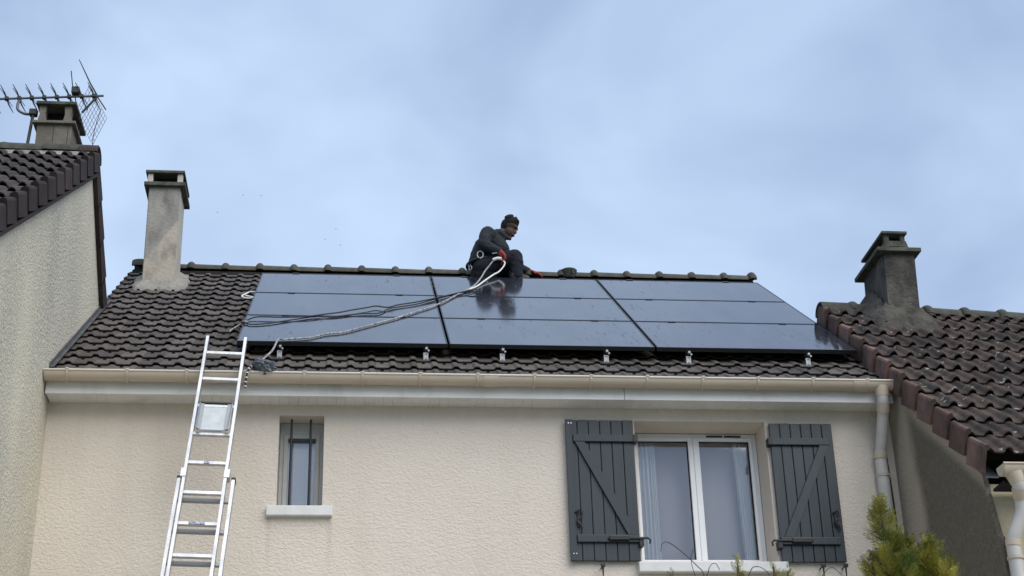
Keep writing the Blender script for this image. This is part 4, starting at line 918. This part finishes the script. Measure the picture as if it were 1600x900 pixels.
for (a, b_) in ((V3((2.715, 3.03, 8.815)), V3((2.87, 3.0, 8.785))), (V3((2.70, 3.30, 8.985)), V3((2.86, 3.28, 8.958)))):
    blob('boot', [[(a+V3((-.03, 0, .05)), .052), (a+V3((-.02, 0, 0)), .050), (b_, .040)]], [], .010, mIron, PE, 3)
# harness: belt, ring, carabiners
hb = MB(); ring = []
for j in range(25):
    a = 2*math.pi*j/24; ring.append(V3((2.36+.168*math.cos(a), 3.195+.166*math.sin(a), 9.085+.03*math.cos(a))))
hb.tube(ring, .018, 6); hb.build('harness_belt', mIron, PE, smooth=True)
def torus(c, r1, r2, ax1, ax2, M, nm):
    MB().tube([V3(c)+V3(ax1)*r1*math.cos(2*math.pi*j/16)+V3(ax2)*r1*1.2*math.sin(2*math.pi*j/16) for j in range(17)], r2, 6).build(nm, M, PE, smooth=True)
torus((2.325, 3.018, 9.112), .034, .006, (.9, -.3, .2), (-.2, 0, 1), mRopeW, 'harness_ring')
torus((2.222, 3.10, 8.985), .022, .0065, (.6, -.7, 0), (0, 0, 1), mAlu, 'carabiner')
torus((2.215, 3.12, 9.04), .018, .005, (.6, -.7, 0), (0, 0, 1), mAlu, 'carabiner')
MB().tube([(2.445, 2.935, 9.088), (2.50, 2.94, 9.100)], .006, 6).build('rope_grab', mAlu, PE)

# ================================================================== plants
def spray_verts(rng, ln):
    """feathery flat conifer spray: list of triangles in local coords (x along, y sideways, z up)"""
    T = []; n = 9
    def leaf(p, a, l, w_):
        d_ = Vector((math.cos(a), math.sin(a), rng.uniform(-.25, .25))); s_ = Vector((-math.sin(a), math.cos(a), rng.uniform(-.4, .4)))*w_
        T.append((p-s_*.6, p+s_*.6, p+d_*l*.6+s_*.7)); T.append((p-s_*.6, p+d_*l*.6+s_*.7, p+d_*l))
    p = Vector((0, 0, 0)); d0 = rng.uniform(-.1, .1)
    for i in range(n):
        t = i/n; p = Vector((ln*t, math.sin(t*2)*d0*ln, -.10*ln*t*t)); k = (1-t)**.7
        for sd_ in (-1, 1):
            a = sd_*rng.uniform(.55, .95); l = ln*.42*k*rng.uniform(.7, 1.2)+.008
            leaf(p, a, l, .0034*min(1, ln/.12))
            for m_ in range(2):
                q = p+Vector((math.cos(a), math.sin(a), 0))*l*(.3+.3*m_); leaf(q, a+sd_*rng.uniform(-.2, .7)-sd_*.6*m_, l*.42, .0026*min(1, ln/.12))
    leaf(p, 0, ln*.16, .003)
    return T
def conifer(name, base, leaders, label, cat, seed, group=None, dens=1.0, ln=.11):
    rng = random.Random(seed); root = thing(name, base, label, cat, group); b = Vector(base)
    tr = MB(); fo = MB()
    for (tip, r0, h) in leaders:
        tip = Vector(tip); foot = Vector((b.x+(tip.x-b.x)*.35, b.y+(tip.y-b.y)*.35, .0 if r0 > .10 else max(0, tip.z-h*1.1)))
        if r0 <= .10: foot = Vector((tip.x*.6+b.x*.4, tip.y*.6+b.y*.4, tip.z-h*1.05))
        pts = [foot+(tip-foot)*t for t in (0, .3, .6, .85, 1)]; tr.tube(pts, [.028, .02, .012, .006, .002], 6)
        z = 0; n = int(h*420*dens)
        for i in range(n):
            t = (i+rng.random())/n; t = t**1.25; d_ = t*h                       # distance below the tip
            ax = tip+(foot-tip)*min(1, d_/max(.01, (tip-foot).length))
            rad = r0*min(1, (d_/h)**.72+.03)
            a = rng.uniform(0, 6.283); elev = rng.uniform(.55, 1.2) if d_ < h*.4 else rng.uniform(.3, 1.05)
            rr_ = rad*rng.uniform(.15, 1)
            p = ax+Vector((math.cos(a)*rr_, math.sin(a)*rr_, rng.uniform(-.03, .03)))
            out_ = Vector((math.cos(a)*math.cos(elev), math.sin(a)*math.cos(elev), math.sin(elev)))
            sd_ = out_.cross(Vector((0, 0, 1))).normalized(); tw = rng.uniform(-1.2, 1.2); u_ = sd_.cross(out_)
            s2 = sd_*math.cos(tw)+u_*math.sin(tw); u2 = out_.cross(s2)
            L_ = ln*rng.uniform(.6, 1.25)*(1 if d_ > .06 else .6)
            for tri in spray_verts(rng, L_):
                fo.add([p+out_*v.x+s2*v.y+u2*v.z for v in tri], [(0, 1, 2)])
    tr.build('trunk', mTrunk, root); o_ = fo.mesh2('crown', mFol, root); return root
def mesh2(s, name, M, parent):
    off = wloc(parent); me = bpy.data.meshes.new(name); me.from_pydata([v-off for v in s.v], [], s.f); me.materials.append(M)
    o_ = bpy.data.objects.new(name, me); COL.objects.link(o_); o_.parent = parent; return o_
MB.mesh2 = mesh2
conifer('thuja_shrub', (4.56, -2.72, 0), [((4.345, -2.75, 4.52), .10, .62), ((4.40, -2.70, 4.36), .09, .4), ((4.51, -2.66, 4.32), .085, .5), ((4.63, -2.72, 4.25), .11, .45), ((4.68, -2.68, 4.30), .05, .3), ((4.77, -2.70, 4.14), .09, .42), ((4.24, -2.72, 4.16), .07, .36), ((4.30, -2.85, 4.20), .10, .4), ((4.42, -2.85, 4.12), .13, .4), ((4.66, -2.85, 4.06), .14, .4), ((4.80, -2.8, 3.7), .3, .9), ((4.4, -2.8, 3.7), .3, .9), ((4.56, -2.75, 3.0), .42, 1.6)],
        'tall yellow-green thuja growing in front of the right downpipe', 'shrub', 11, dens=.5, ln=.135)
conifer('thuja_shrub', (3.33, -3.0, 0), [((3.325, -3.0, 4.085), .010, .22), ((3.37, -3.0, 4.0), .012, .2), ((3.30, -2.98, 3.85), .16, .9)], 'small thuja tip below the middle of the wide window', 'shrub', 21, dens=.28, ln=.07)
conifer('thuja_shrub', (3.58, -3.0, 0), [((3.545, -3.0, 4.080), .008, .22), ((3.635, -3.0, 4.035), .010, .2), ((3.6, -2.98, 3.85), .16, .9)], 'pair of thuja tips below the right end of the window sill', 'shrub', 22, dens=.28, ln=.06)
conifer('thuja_shrub', (2.93, -3.0, 0), [((2.915, -3.0, 4.010), .012, .2), ((2.95, -2.98, 3.85), .16, .9)], 'thuja tip below the left end of the wide window', 'shrub', 23, dens=.28, ln=.06)
VI = thing('bare_vine', (3.45, -1.5, 0), 'leafless curling vine stems below the wide window', 'vine')
for pts in ([(3.47, -1.5, 3.3), (3.50, -1.5, 4.1), (3.463, -1.5, 4.388), (3.422, -1.5, 4.457), (3.315, -1.5, 4.563), (3.228, -1.5, 4.628), (3.18, -1.5, 4.622), (3.165, -1.5, 4.565)],
            [(3.47, -1.52, 3.3), (3.42, -1.52, 4.2), (3.375, -1.52, 4.48), (3.396, -1.52, 4.575)],
            [(3.50, -1.5, 3.3), (3.47, -1.5, 4.2), (3.50, -1.5, 4.43), (3.55, -1.5, 4.48), (3.58, -1.5, 4.43)],
            [(3.55, -1.5, 3.3), (3.74, -1.5, 4.2), (3.80, -1.5, 4.42), (3.86, -1.5, 4.455), (3.92, -1.5, 4.42), (3.95, -1.5, 4.36)],
            [(3.6, -1.5, 3.3), (4.2, -1.5, 4.2), (4.33, -1.5, 4.40), (4.40, -1.5, 4.45), (4.46, -1.5, 4.40)]):
    MB().tube(spline(pts, 6), [.0035]*(len(pts)*6-5-12)+[.0025]*12, 5).build('stem', mTwig, VI, smooth=True)
for p_, q_ in (((3.47, -1.5, 3.3), (3.5, -1.5, .0)),): MB().tube([p_, q_], [.012, .02], 6).build('stem', mTwig, VI)

# ================================================================== birds far away
blab = ['lowest bird of the left three, alone nearest the chimney', 'upper left bird of the pair above the ridge', 'upper right bird of the pair above the ridge', 'topmost bird of the three left of the worker', 'left bird of the three left of the worker', 'lowest bird of the three left of the worker']
for k, (x, z) in enumerate([(-6.162, 39.37), (-4.904, 40.42), (-3.981, 40.41), (-.061, 38.56), (-.606, 37.95), (.19, 37.64)]):
    b = MB(); y = 60; s_ = .07
    b.tube([(x-.6*s_, y, z), (x, y, z+.05*s_), (x+.7*s_, y, z)], [.05*s_, .16*s_, .03*s_], 6)
    for sg in (-1, 1): b.add([(x-.18*s_, y, z), (x+.2*s_, y, z), (x-.1*s_, y+sg*.7*s_, z+.35*s_), (x-.25*s_, y+sg*1.1*s_, z+.2*s_)], [(0, 1, 2), (0, 2, 3)])
    tag(b.build('bird', mBird), 'tiny distant bird, '+blab[k], 'bird', 'birds in the sky')
